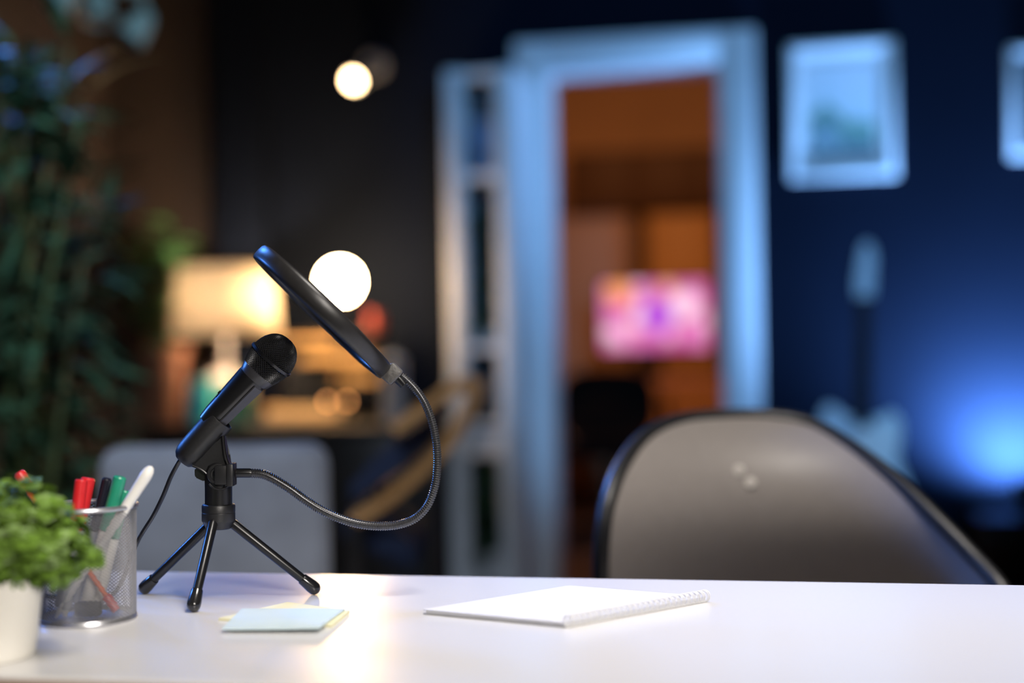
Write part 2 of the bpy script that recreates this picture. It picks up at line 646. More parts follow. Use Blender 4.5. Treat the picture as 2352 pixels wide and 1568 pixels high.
# gooseneck
GD = D - 0.008
bm = NB(); tube(bm, [V(543, 1086, GD), V(574, 1086, GD), V(580, 1087, GD)], [10.8 * mp, 10.8 * mp, 9 * mp], 24)
obj('gooseneck_ferrule', bm, BLKS, mic)
path = [(578, 1086.5), (600, 1088), (622, 1096), (645, 1109), (670, 1125), (700, 1147), (740, 1172), (785, 1192), (830, 1204), (875, 1208), (918, 1204), (955, 1189), (982, 1160), (998, 1120), (1004, 1075), (1003, 1025), (994, 975), (978, 930), (958, 898), (938, 876), (922, 862)]
pts = catmull([V(x, y, GD + 0.008 * k / 20) for k, (x, y) in enumerate(path)], 24)
pts = resample(pts, 1.3 * mp)
n = len(pts)
rsr = [(10.9 - 1.3 * i / n) * mp * (1.0 if i % 4 in (1, 2) else 0.86) for i in range(n)]
bm = NB(); tube(bm, pts, rsr, 18)
obj('gooseneck', bm, GOOSE, mic, 25)
bm = NB(); tube(bm, [V(929, 884, D), V(918, 871, D), V(908, 862, D)], [11 * mp, 13 * mp, 13.5 * mp], 24)
obj('gooseneck_ferrule', bm, BLKS, mic)
# pop filter
e = PV(0.716, 0.698).normalized()
q = PV(0.698, -0.716).normalized()
sock = V(900, 858, D)
RMX = Matrix((e, q, e.cross(q))).transposed()
bm = NB(); box(bm, sock, (36 * mp, 44 * mp, 0.016), RMX, 0.003, 3)
obj('filter_socket', bm, mat('worn_grey_plastic', (0.09, 0.085, 0.08), 0.4, var=0.25, scale=250, bump=0.2), mic, label='grey plastic socket of the pop filter')
pc = V(741, 717, D)
ray = DIR(741, 717).normalized()
nrm = (q - ray * q.dot(ray)).normalized()
nrm = (nrm + ray * 0.045).normalized()
ud = (e - nrm * e.dot(nrm)).normalized()
vd = nrm.cross(ud)
R = 199 * mp
hw = 20 * mp
sect = [(-9 * mp, hw * 0.62), (-4 * mp, hw * 0.9), (2 * mp, hw), (7 * mp, hw * .92), (10 * mp, hw * .6), (11 * mp, 0), (10 * mp, -hw * .6), (7 * mp, -hw * .92), (2 * mp, -hw), (-4 * mp, -hw * .9), (-9 * mp, -hw * .62), (-10 * mp, 0)]
bm = NB()
NS = 96
rr = []
for k in range(NS):
    a = 2 * PI * k / NS
    rd = ud * math.cos(a) + vd * math.sin(a)
    rr.append([bm.verts.new(pc + rd * (R - 6 * mp + s) + nrm * w_) for s, w_ in sect])
for k in range(NS):
    A, Bq = rr[k], rr[(k + 1) % NS]
    for j in range(len(sect)):
        bm.faces.new((A[j], A[(j + 1) % len(sect)], Bq[(j + 1) % len(sect)], Bq[j]))
pf = obj('pop_filter', bm, mat('pop_filter_black', (0.017, 0.016, 0.016), 0.36, var=0.1, scale=200, bump=0.04), mic, 60)
for s in (-1, 1):
    bm = NB(); lathe(bm, pc + nrm * (s * hw * 0.45), nrm * s, [(0, 1e-4), (0, R * 0.3), (0, R * 0.7), (0, R - 12 * mp), (-0.0006, R - 12 * mp), (-0.0006, 1e-4)], 64, False)
    obj('filter_fabric', bm, mat('nylon_black', (0.012, 0.012, 0.012), 0.7, var=0.4, scale=1500), pf)
# cable
cb = [V(424, 1040, D), V(408, 1066, D + 0.002), V(392, 1096, D + 0.005), V(374, 1140, D + 0.01), V(352, 1184, D + 0.015), V(328, 1222, D + 0.02), V(312, 1252, D + 0.02)]
cb.append(G(262, 1362, DZ + 0.003)); cb.append(G(180, 1372, DZ + 0.0025)); cb.append(G(60, 1365, DZ + 0.0025)); cb.append(G(-120, 1352, DZ + 0.0025))
bm = NB(); tube(bm, [Vector((q_.x, q_.y, max(q_.z, DZ + 5.2 * mp))) for q_ in catmull(cb, 8)], 5 * mp, 12); obj('cable', bm, BLKG, mic)

# ------------------------------------------------------------------ pen cup and its contents
SILV = mat('silver_wire', (0.50, 0.50, 0.53), 0.3, metal=0.85, var=0.08, scale=200)
cb0 = G(203, 1443, DZ)
ray_h = Vector((DIR(203, 1443).x, DIR(203, 1443).y, 0)).normalized()
CR = 0.0392
CC = cb0 + ray_h * CR
CHH = 0.0965
cup = thing('pen_cup', CC, 'round silver wire mesh cup of pens left of the tripod', 'pen holder')
bm = NB()
NR = 62
diamonds(bm, lambda k: (CC + UZ * (0.004 + (CHH - 0.006) * k / NR), Vector((1, 0, 0)), Vector((0, 1, 0)), CR * (1 + 0.045 * k / NR)), NR, 58)
o = obj('mesh_wall', bm, mat('grey_mesh_wire', (0.26, 0.26, 0.28), 0.45, metal=0.5, var=0.08, scale=200), cup, 0, kind='stuff')
wire(o, 0.00105)
bm = NB(); lathe(bm, CC, UZ, [(0.0, CR * 0.98), (0.0, CR * 1.03), (0.002, CR * 1.045), (0.005, CR * 1.02), (0.0055, CR), (0.003, CR * 0.99), (0.002, CR * 0.9), (0.002, 0.001)], 64)
obj('base', bm, SILV, cup)
bm = NB()
rim = [CC + UZ * CHH + Vector((math.cos(a), math.sin(a), 0)) * (CR * 1.047) for a in [2 * PI * k / 72 for k in range(72)]]
tube(bm, rim, 0.0023, 10, closed=True); obj('rim', bm, SILV, cup)


def pen(name, label, cat, top, bot, r, m, parts, group=None):
    """capsule from bot to top; parts: (t0, t1, radius factor, material, part name)"""
    base = bot
    t_ = thing(name, base, label, cat, group)
    d = (top - bot)
    L = d.length
    d.normalize()
    for t0, t1, f0, f1, mm, pn in parts:
        bm_ = NB()
        a, b = t0 * L, t1 * L
        e_ = min(0.0012, (b - a) * 0.3)
        lathe(bm_, bot, d, [(a, f0 * r * 0.8), (a + e_, f0 * r), (b - e_, f1 * r), (b, f1 * r * 0.8)], 20)
        obj(pn, bm_, mm, t_)
    return t_


RED = mat('red_plastic', (0.62, 0.02, 0.025), 0.3, var=0.08, scale=80)
ORG = mat('orange_plastic', (0.85, 0.16, 0.03), 0.35, var=0.1, scale=80)
GRN = mat('green_plastic', (0.02, 0.27, 0.16), 0.3, var=0.08, scale=80)
PWH = mat('white_plastic', (0.78, 0.76, 0.72), 0.35, var=0.03, scale=80)
PGR = mat('grey_clear_plastic', (0.35, 0.36, 0.38), 0.25, var=0.1)
PBK = mat('pen_black', (0.012, 0.012, 0.02), 0.25)
zb = DZ + 0.006


def inside(ang, f):
    return CC + Vector((math.cos(ang), math.sin(ang), 0)) * (CR * f) + UZ * 0.006


CD = (CC - CAMP).dot(H)
pen('marker_pen', 'red and orange pen leaning left, its top above the small green plant', 'pen', V(43, 1085, CD - 0.004), V(268, 1402, CD - .012), 0.0048, RED,
    [(0, 0.11, .8, .85, RED, 'end_plug'), (0.11, 0.30, .45, .45, ORG, 'ink_tube'), (0.30, 0.78, .8, .9, PGR, 'barrel'), (0.78, 0.90, 1, 1, ORG, 'grip'), (0.90, 1, 1.05, 1.05, RED, 'cap')])
pen('marker_pen', 'red felt pen with upright cap beside the black pen', 'pen', V(203, 1097, CD + .006), inside(PI * 1.1, 0.60), 0.0058, RED,
    [(0, 0.05, .4, .6, PWH, 'tip'), (0.05, 0.62, 1, 1, PGR, 'barrel'), (0.62, 1, 1.06, 1.06, RED, 'cap')])
pen('marker_pen', 'second red felt pen with cap, touching the wider red one on its left', 'pen', V(187, 1101, CD - .006), inside(PI * 1.32, 0.55), 0.0050, RED,
    [(0, 0.05, .4, .6, PWH, 'tip'), (0.05, 0.62, 1, 1, PGR, 'barrel'), (0.62, 1, 1.06, 1.06, RED, 'cap')])
pen('ballpoint_pen', 'black pen standing between red and green pens', 'pen', V(246, 1098, CD + .013), inside(PI * 0.8, 0.60), 0.0040, PBK,
    [(0, 0.05, .4, .6, PGR, 'tip'), (0.05, 0.6, 1, 1, PGR, 'barrel'), (0.6, 1, 1.06, 1.06, PBK, 'cap')])
pen('marker_pen', 'taller green felt pen leaning right in the mesh cup', 'pen', V(276, 1094, CD + .002), inside(PI * 1.02, 0.1), 0.0056, GRN,
    [(0, 0.05, .4, .6, PWH, 'tip'), (0.05, 0.6, 1, 1, PWH, 'barrel'), (0.6, 1, 1.06, 1.0, GRN, 'cap')])
pen('marker_pen', 'shorter green felt pen partly hidden by the white pen', 'pen', V(288, 1126, CD + .016), inside(PI * 0.4, 0.22), 0.0050, GRN,
    [(0, 0.05, .4, .6, PWH, 'tip'), (0.05, 0.6, 1, 1, PWH, 'barrel'), (0.6, 1, 1.06, 1.0, GRN, 'cap')])
wp = thing('round_ended_pen', inside(PI * 1.15, 0.62), 'white pen with rounded end leaning right in the mesh cup', 'pen')
ROOTLOC[wp.name] = Vector(wp.location)
tp, bt = V(344, 1078, CD - .012), inside(PI * 1.28, 0.72)
d = tp - bt
L = d.length
bm = NB(); lathe(bm, bt, d, [(0, 0.001), (0.01, 0.0022), (0.03, 0.0026), (L * .55, 0.0036), (L - 0.012, 0.0050), (L - 0.006, 0.0052), (L - 0.001, 0.0045), (L + 0.002, 0.0028), (L + 0.0032, 0.0006)], 24)
obj('barrel', bm, PWH, wp)
er = thing('eraser', V(203, 1425, CD - 0.012) * 1.0, 'small dark grey eraser lying on the bottom of the mesh cup', 'eraser')
er.location.z = DZ + 0.0055
ROOTLOC[er.name] = Vector(er.location)
ec = Vector(er.location)
bm = NB(); box(bm, ec + UZ * 0.006, (0.021, 0.011, 0.012), Matrix.Rotation(0.2, 3, 'Z'), 0.0015); obj('body', bm, mat('eraser_grey', (0.05, 0.05, 0.055), 0.7), er)

# ------------------------------------------------------------------ small potted herb in the foreground
POTM = mat('cream_ceramic', (0.80, 0.77, 0.70), 0.35, var=0.03, scale=20)
pb_ = G(-35, 1530, DZ)
hd = Vector((pb_.x, pb_.y, 0)).normalized()
PC = pb_ + hd * 0.036
herb = thing('potted_herb', PC, 'small bushy green plant in a tapered white pot at left', 'potted plant')
ptz = (V(0, 1322, (PC - CAMP).dot(H)).z) - DZ
bm = NB(); lathe(bm, PC, UZ, [(0, 0.001), (0, 0.0355), (0.002, 0.0370), (ptz * .9, 0.0432), (ptz - 0.001, 0.0440), (ptz, 0.0432), (ptz - 0.002, 0.0415), (ptz - 0.009, 0.0405), (ptz - 0.010, 0.001)], 48)
obj('pot', bm, POTM, herb)
bm = NB(); lathe(bm, PC + UZ * (ptz - 0.0095), UZ, [(0, 0.0398), (0.003, 0.030), (0.004, 0.001)], 24)
obj('soil', bm, mat('soil', (0.02, 0.014, 0.009), 0.9, var=0.4, scale=200), herb)
LEAFH = mat('herb_leaf', (0.11, 0.20, 0.022), 0.5, var=0.45, scale=60, sub=0.0)
HC = V(18, 1232, (PC - CAMP).dot(H) + 0.002)
bm = NB()
rnd = random.Random(3)
for i in range(1500):
    while True:
        p = Vector((rnd.uniform(-1, 1), rnd.uniform(-1, 1), rnd.uniform(-1, 1)))
        if 0.35 < p.length < 1.0:
            break
    lump = 1 + 0.16 * math.sin(p.x * 7 + 1) * math.cos(p.z * 6 + p.y * 5)
    c = HC + Vector((p.x * 0.064, p.y * 0.052, p.z * 0.043 - 0.010 * p.x ** 2)) * lump
    s = rnd.uniform(0.0035, 0.0062)
    n_ = (p + Vector((rnd.uniform(-.8, .8), rnd.uniform(-.8, .8), rnd.uniform(-.2, 1)))).normalized()
    u_, v_ = frame_of(n_)
    a0 = rnd.uniform(0, 2 * PI)
    rim_ = [bm.verts.new(c + (u_ * math.cos(a0 + k * PI / 3) * 1.35 + v_ * math.sin(a0 + k * PI / 3) * 0.9) * s + n_ * (0.0008 if k % 3 else -0.0006)) for k in range(6)]
    cv = bm.verts.new(c)
    for k in range(6):
        bm.faces.new((cv, rim_[k], rim_[(k + 1) % 6]))
obj('foliage', bm, LEAFH, herb, 0, kind='stuff')
bm = NB()
for i in range(26):
    a = rnd.uniform(0, 2 * PI)
    f = rnd.uniform(0, 1)
    b0 = PC + UZ * (ptz - 0.008) + Vector((math.cos(a), math.sin(a), 0)) * 0.025 * f
    e0 = HC + Vector((math.cos(a) * .045, math.sin(a) * .04, rnd.uniform(-.01, .03))) * (0.3 + 0.7 * f)
    tube(bm, [b0, (b0 + e0) / 2 + UZ * 0.006, e0], 0.0009, 5)
obj('stems', bm, mat('herb_stem', (0.10, 0.14, 0.03), 0.6), herb, kind='stuff')

# ------------------------------------------------------------------ sticky notes
def quadslab(bm, c, zb_, th, curl=0.0, n=8):
    """c: four corners in order (front-left, front-right, back-right, back-left)"""
    fl, fr2, br, bl = [Vector((p.x, p.y, 0)) for p in c]
    grid = []
    for j in range(n + 1):
        row = []
        for i in range(n + 1):
            s, t2 = i / n, j / n
            p = (fl * (1 - s) + fr2 * s) * (1 - t2) + (bl * (1 - s) + br * s) * t2
            lift = curl * (s ** 2) * (1 - 0.6 * t2)
            row.append((p, lift))
        grid.append(row)
    tv = [[bm.verts.new(Vector((p.x, p.y, zb_ + th + l))) for p, l in row] for row in grid]
    bv = [[bm.verts.new(Vector((p.x, p.y, zb_ + l * 0.6))) for p, l in row] for row in grid]
    for j in range(n):
        for i in range(n):
            bm.faces.new((tv[j][i], tv[j][i + 1], tv[j + 1][i + 1], tv[j + 1][i]))
            bm.faces.new((bv[j][i], bv[j + 1][i], bv[j + 1][i + 1], bv[j][i + 1]))
    for i in range(n):
        bm.faces.new((tv[0][i], bv[0][i], bv[0][i + 1], tv[0][i + 1]))
        bm.faces.new((tv[n][i], tv[n][i + 1], bv[n][i + 1], bv[n][i]))
        bm.faces.new((tv[i][0], tv[i + 1][0], bv[i + 1][0], bv[i][0]))
        bm.faces.new((tv[i][n], bv[i][n], bv[i + 1][n], tv[i + 1][n]))


yc = [G(503, 1424, DZ), G(800, 1424, DZ), G(690, 1391, DZ), G(560, 1402, DZ)]
yc = [G(502, 1425, DZ), G(762, 1441, DZ), G(803, 1408, DZ), G(660, 1388, DZ)]
bm = NB(); quadslab(bm, yc, DZ + 0.0002, 0.0022)
o = obj('sticky_note_pad', bm, mat('yellow_paper', (0.74, 0.70, 0.46), 0.7, var=0.03), None, 40, loc=(sum((p.x for p in yc)) / 4, sum((p.y for p in yc)) / 4, DZ))
tag(o, 'pale yellow sticky note pad lying under the blue one', 'sticky notes', 'sticky note pads on the desk')
bc = [G(510, 1447, DZ + .0024), G(733, 1447, DZ + .0024), G(792, 1403, DZ + .0024), G(556, 1401, DZ + .0024)]
bm = NB(); quadslab(bm, bc, DZ + 0.0025, 0.0016, 0.0015)
o = obj('sticky_note_pad', bm, mat('mint_blue_paper', (0.54, 0.65, 0.69), 0.7, var=0.03), None, 40, loc=(sum((p.x for p in bc)) / 4, sum((p.y for p in bc)) / 4, DZ + 0.0025))
tag(o, 'pale blue sticky note pad on top of the yellow one', 'sticky notes', 'sticky note pads on the desk')

# ------------------------------------------------------------------ spiral notebook
PAPER = mat('white_paper', (0.66, 0.66, 0.69), 0.75, var=0.01)
NL, NF, NR2 = G(972, 1411, DZ), G(1296, 1442, DZ), G(1622, 1381, DZ)
NBk = NL + NR2 - NF
nb = thing('spiral_notebook', (NL + NR2) / 2, 'white spiral bound notebook lying closed on the desk', 'notebook')
TK = 0.0046
edge = (NR2 - NF).normalized()
inn = (NL - NF).normalized()
bm = NB(); prism(bm, [NL + UZ * .0003, NF + UZ * .0003, NR2 + UZ * .0003, NBk + UZ * .0003], UZ * 0.0009); obj('back_cover', bm, mat('grey_board', (0.35, 0.35, 0.36), 0.7), nb, 0)
bm = NB(); prism(bm, [p + UZ * .0013 for p in (NL + edge * .0015 - inn * .0015, NF + edge * .0015, NR2 - edge * .0015, NBk - edge * .0015 - inn * .0015)], UZ * (TK - 0.0022)); obj('pages', bm, PAPER, nb, 0)
bm = NB(); prism(bm, [p + UZ * (TK - 0.0008) for p in (NL, NF, NR2, NBk)], UZ * 0.0008); obj('front_cover', bm, PAPER, nb, 0)
Lb = (NR2 - NF).length
RR = 0.0048
RINGM = mat('white_wire_coat', (0.74, 0.73, 0.71), 0.35, var=0.02)
bm = NB()
oc = Vector((0, 0, 0))
pr = -inn
for sgn in (-0.0011, 0.0011):
    cpts = [pr * (RR * 0.95 * math.cos(a)) + UZ * (RR * math.sin(a)) + edge * sgn for a in [2 * PI * k / 20 for k in range(20)]]
    tube(bm, cpts, 0.0006, 6, closed=True)
nring = 26
first = None
for k in range(nring):
    p = NF + edge * (0.004 + (Lb - 0.008) * k / (nring - 1)) + UZ * (RR + 0.0007) + pr * 0.0012
    if first is None:
        bmesh.ops.translate(bm, verts=bm.verts, vec=ROOTLOC[nb.name])
        first = obj('binding_ring', bm, RINGM, nb)
        first.matrix_local = Matrix.Translation(p - ROOTLOC[nb.name])
    else:
        link_copy(first, nb, Matrix.Translation(p - ROOTLOC[nb.name]))

# ------------------------------------------------------------------ shell chair behind the desk
SHELL = mat('charcoal_shell', (0.27, 0.243, 0.227), 0.45, var=0.03, scale=60, bump=0.05, spec=0.35)
out_px = [(1388, 1420), (1380, 1328), (1383, 1235), (1395, 1155), (1425, 1075), (1480, 1005), (1560, 967), (1670, 956), (1780, 958), (1870, 978), (1960, 1030), (2060, 1105), (2150, 1190), (2230, 1272), (2300, 1350), (2340, 1430), (2330, 1540), (2250, 1640), (2080, 1720), (1820, 1740), (1600, 1720), (1450, 1640), (1405, 1540)]
SD = 1.80


def sdepth(px, py):
    x = (px - 1780) / 480.0
    y = (py - 955) / 700.0
    d_ = SD + 0.03 - 0.11 * x * x * (1 + 1.3 * max(0, y))
    pr_ = [(-0.05, 0.105), (0.0, 0.082), (0.12, 0.034), (0.22, 0.012), (0.32, 0.007), (0.42, 0.019), (0.55, 0.05), (0.75, 0.11), (1.2, 0.14)]
    for i_ in range(len(pr_) - 1):
        (a_, b_), (c_, e_) = pr_[i_], pr_[i_ + 1]
        if y <= c_ or i_ == len(pr_) - 2:
            f_ = min(1, max(0, (y - a_) / (c_ - a_)))
            sl = []
            for k_ in (i_, i_ + 1):
                q0, q1 = pr_[max(k_ - 1, 0)], pr_[min(k_ + 1, len(pr_) - 1)]
                sl.append((q1[1] - q0[1]) / (q1[0] - q0[0]) * (c_ - a_))
            d_ += (2 * f_ ** 3 - 3 * f_ ** 2 + 1) * b_ + (f_ ** 3 - 2 * f_ ** 2 + f_) * sl[0] + (3 * f_ ** 2 - 2 * f_ ** 3) * e_ + (f_ ** 3 - f_ ** 2) * sl[1]
            break
    return d_


ol_ = catmull([(x, y, 0) for x, y in out_px], 8, True)
cxp, cyp = 1800, 1330
ch = thing('shell_chair', Vector((V(1820, 1300, SD - .08).x, V(1820, 1300, SD - .08).y, 0)), 'charcoal plastic shell chair with rounded back behind the white desk', 'chair')
bm = NB()
prev = None
RG = 28
for k in range(RG + 1):
    f = 1 - (k / RG) * 0.985
    row = []
    for p in ol_:
        x, y = cxp + (p.x - cxp) * f, cyp + (p.y - cyp) * f
        row.append(bm.verts.new(V(x, y, sdepth(x, y))))
    if prev:
        for i in range(len(row)):
            j = (i + 1) % len(row)
            bm.faces.new((prev[i], prev[j], row[j], row[i]))
    prev = row
bm.faces.new(prev)
o = obj('shell', bm, SHELL, ch, 80)
so = o.modifiers.new('thick', 'SOLIDIFY')
so.thickness = 0.012
so.offset = 0
bm = NB(); tube(bm, [V(p.x, p.y, sdepth(p.x, p.y)) for p in ol_], 0.0105, 14, closed=True)
obj('shell_rim', bm, mat('shell_rim_black', (0.014, 0.014, 0.015), 0.4), ch)
for x, y in ((1697, 1081), (1723, 1109)):
    bm = NB()
    pz = V(x, y, sdepth(x, y) - 0.007)
    nrm_ = -DIR(x, y).normalized()
    lathe(bm, pz, nrm_ + UZ * 0.15, [(-0.003, 0.0075), (0.001, 0.0075), (0.0025, 0.006), (0.003, 0.001)], 20)
    obj('screw', bm, mat('screw_cap', (0.62, 0.58, 0.54), 0.4), ch)
cb_ = ROOTLOC[ch.name]
bm = NB(); box(bm, cb_ + UZ * 0.44 + Vector((0.0, -0.05, 0)), (0.44, 0.40, 0.05), Matrix.Rotation(TH, 3, 'Z'), 0.02, 3); obj('seat', bm, SHELL, ch)
bm = NB(); lathe(bm, cb_ + UZ * 0.08, UZ, [(0, 0.035), (0.1, 0.03), (0.12, 0.022), (0.335, 0.022)], 20); obj('gas_column', bm, BLK, ch)
for k in range(5):
    a = 2 * PI * k / 5 + 0.3
    dd = Vector((math.cos(a), math.sin(a), 0))
    bm = NB(); tube(bm, [cb_ + UZ * 0.10, cb_ + dd * 0.15 + UZ * 0.085, cb_ + dd * 0.28 + UZ * 0.065], [0.022, 0.018, 0.014], 10)
    ft = obj('base_arm', bm, BLK, ch)
    bm = NB(); sphere(bm, cb_ + dd * 0.28 + UZ * 0.028, 0.028, 14, 8); obj('caster', bm, BLK, ft)

# ------------------------------------------------------------------ grey upholstered chair (left, behind the desk)
AD = 2.35
FAB = mat('blue_grey_velvet', (0.33, 0.37, 0.46), 0.85, var=0.22, scale=9, bump=0.1, sheen=0.3)
aL, aR = V(236, 1200, AD), V(757, 1200, AD)
atop = V(500, 1021, AD).z
ac = (aL + aR) / 2
aw = (aR - aL).length
at_ = thing('upholstered_chair', Vector((ac.x, ac.y, 0)), 'blue grey upholstered chair with square rounded back behind the tripod', 'chair')
RZ = Matrix.Rotation(TH, 3, 'Z')
bm = NB(); box(bm, Vector((ac.x, ac.y, (atop + 0.42) / 2)), (aw, 0.09, atop - 0.42), RZ, 0.035, 4); obj('backrest', bm, FAB, at_)
bm = NB(); box(bm, Vector((ac.x, ac.y, 0.43)) + H * 0.25, (aw * 1.02, 0.46, 0.10), RZ, 0.03, 3); obj('seat', bm, FAB, at_)
for sx in (-1, 1):
    for sy in (0.02, 0.44):
        p = Vector((ac.x, ac.y, 0)) + RT * (sx * aw * 0.42) + H * sy
        bm = NB(); lathe(bm, p, UZ, [(0, 0.012), (0.39, 0.02)], 12); obj('leg', bm, DARKWOOD, at_)

# ------------------------------------------------------------------ bentwood lounge chair (golden arm)
BD = 2.85
GOLD = wood('golden_bentwood', (0.60, 0.29, 0.10), (0.70, 0.36, 0.13), 0.35, 5, 'X')
NVF = mat('navy_upholstery', (0.012, 0.022, 0.06), 0.8, var=0.15)


def bd(x, y, o_=0.0):
    return V(x, y, BD + o_)


bcn = bd(960, 1100)
bw = thing('bentwood_chair', Vector((bcn.x, bcn.y, 0)), 'golden bentwood chair with navy cushion seen under the gooseneck', 'chair')


def strip(bm, pts_, w, th):
    """flat bent plywood strip, width along H"""
    n = len(pts_)
    rows = []
    for i, p in enumerate(pts_):
        t_ = (pts_[min(i + 1, n - 1)] - pts_[max(i - 1, 0)]).normalized()
        nr = t_.cross(H).normalized()
        rows.append([bm.verts.new(p + H * a + nr * b) for a, b in ((-w, -th), (w, -th), (w, th), (-w, th))])
    for a, b in zip(rows, rows[1:]):
        for k in range(4):
            bm.faces.new((a[k], a[(k + 1) % 4], b[(k + 1) % 4], b[k]))
    bm.faces.new(rows[0][::-1])
    bm.faces.new(rows[-1])


armpts = catmull([bd(905, 985), bd(960, 945), bd(1010, 910), bd(1055, 890), bd(1082, 896), bd(1086, 915), bd(1072, 950), bd(1040, 1005), bd(985, 1065), bd(900, 1140), bd(820, 1190)], 8)
bm = NB(); strip(bm, armpts, 0.022, 0.011); obj('bent_armrest', bm, GOLD, bw)
bm = NB(); strip(bm, [p + H * 0.5 for p in armpts], 0.022, 0.011); obj('bent_armrest', bm, GOLD, bw)
cush = [(880, 1030), (960, 975), (1020, 935), (1030, 960), (985, 1020), (900, 1095), (815, 1160), (790, 1130)]
bm = NB(); prism(bm, [bd(x, y, 0.04) for x, y in cush], H * 0.44); bmesh.ops.bevel(bm, geom=list(bm.edges), offset=0.012, segments=2, affect='EDGES'); obj('back_cushion', bm, NVF, bw)
bm = NB(); prism(bm, [bd(x, y, 0.04) for x, y in ((800, 1170), (960, 1260), (950, 1320), (780, 1235))], H * 0.44); bmesh.ops.bevel(bm, geom=list(bm.edges), offset=0.012, segments=2, affect='EDGES'); obj('seat_cushion', bm, NVF, bw)
for o_ in (0.0, 0.5):
    a0 = bd(985, 1065, o_)
    a1 = bd(820, 1190, o_)
    bm = NB(); strip(bm, catmull([a0 + UZ * -0.01, Vector((a0.x + 0.02, a0.y, a0.z - 0.3)), Vector((a0.x + 0.05, a0.y, 0.0))], 6), 0.02, 0.012); obj('leg', bm, DARKWOOD, bw)
    bm = NB(); strip(bm, catmull([a1, Vector((a1.x - 0.02, a1.y, a1.z - 0.3)), Vector((a1.x - 0.08, a1.y, 0.0))], 6), 0.02, 0.012); obj('leg', bm, DARKWOOD, bw)

# ------------------------------------------------------------------ console table along the back wall
YC0, YC1 = 4.72, 5.25
cz = W(650, 978, YC0).z
cx0, cx1 = W(316, 978, YC0).x, W(945, 978, YC0).x
cx0 = max(cx0, XL + 0.03)
con = thing('console_cabinet', Vector(((cx0 + cx1) / 2, (YC0 + YC1) / 2, 0)), 'long low black wood cabinet carrying lamps and stereo on the back wall', 'cabinet')
bm = NB(); box2(bm, (cx0, YC0 - 0.02, cz - 0.03), (cx1, YC1, cz), 0.004); obj('top', bm, DARKWOOD, con)
bm = NB(); box2(bm, (cx0 + 0.015, YC0 + 0.02, 0.08), (cx1 - 0.015, YC1, cz - 0.03)); obj('carcass', bm, DARKWOOD, con)
nd = 3
for k in range(nd):
    xa = cx0 + 0.02 + (cx1 - cx0 - 0.04) * k / nd
    xb = cx0 + 0.02 + (cx1 - cx0 - 0.04) * (k + 1) / nd
    bm = NB(); box2(bm, (xa + 0.003, YC0, 0.09), (xb - 0.003, YC0 + 0.02, cz - 0.036), 0.003); dd_ = obj('door', bm, DARKWOOD, con)
    bm = NB(); sphere(bm, Vector((xb - 0.05, YC0 - 0.012, cz - 0.16)), 0.011, 12, 8); obj('knob', bm, BLKS, dd_)
for x in (cx0 + 0.05, cx1 - 0.05):
    for y in (YC0 + 0.06, YC1 - 0.05):
        bm = NB(); lathe(bm, Vector((x, y, 0)), UZ, [(0, 0.014), (0.08, 0.02)], 12); obj('leg', bm, DARKWOOD, con)

# table lamp with drum shade
LY = 4.98
sl, sr = W(402, 690, LY), W(633, 690, LY)
st, sb = W(515, 614, LY).z, W(515, 770, LY).z
lc = (sl + sr) / 2
lr = (sr - sl).length / 2
tl = thing('table_lamp', Vector((lc.x, LY, cz)), 'lit table lamp with cream drum shade on the black cabinet', 'lamp')


def glow_mat(name, col, emit, es, tr=0.5):
    m = bpy.data.materials.new(name)
    m.use_nodes = True
    nt = m.node_tree
    b = nt.nodes['Principled BSDF']
    b.inputs['Base Color'].default_value = (*col, 1)
    b.inputs['Roughness'].default_value = 0.8
    tb = nt.nodes.new('ShaderNodeBsdfTranslucent')
    tb.inputs[0].default_value = (*col, 1)
    mx = nt.nodes.new('ShaderNodeMixShader')
    mx.inputs[0].default_value = tr
    nt.links.new(b.outputs[0], mx.inputs[1])
    nt.links.new(tb.outputs[0], mx.inputs[2])
    nt.links.new(mx.outputs[0], nt.nodes['Material Output'].inputs[0])
    return m


SHADE = glow_mat('lamp_shade_linen', (0.92, 0.82, 0.68), None, 0, 0.55)
bm = NB()
rings(bm, [Vector((lc.x, LY, sb)), Vector((lc.x, LY, st))], [Vector((1, 0, 0))] * 2, [Vector((0, 1, 0))] * 2, [lr * 1.0, lr * 0.90], 48, False)
o = obj('lamp_shade', bm, SHADE, tl, 80)
so = o.modifiers.new('thick', 'SOLIDIFY'); so.thickness = 0.002
bm = NB(); lathe(bm, Vector((lc.x, LY, cz)), UZ, [(0, 0.001), (0, 0.06), (0.012, 0.065), (0.05, 0.085), (0.11, 0.098), (0.155, 0.09), (0.185, 0.05), (0.2, 0.014), (sb - cz + 0.10, 0.010), (sb - cz + 0.10, 0.001)], 32)
obj('base', bm, mat('cream_glaze', (0.62, 0.52, 0.45), 0.35), tl)
bulb = Vector((lc.x + lr * 0.52, LY - 0.03, (st + sb) / 2 + 0.015))
bm = NB(); sphere(bm, bulb, 0.028, 16, 10)
bm2 = bm
obj('bulb', bm2, mat('bulb_glow', (1, 1, 1), 0.5, emit=(1.0, 0.78, 0.56), es=620), tl)
bm = NB(); tube(bm, [Vector((lc.x, LY, sb + 0.09 + 0.0)), bulb + UZ * -0.03 + Vector((-0.01, 0, 0)), bulb + UZ * -0.02], 0.007, 8); obj('bulb_arm', bm, BLKS, tl)

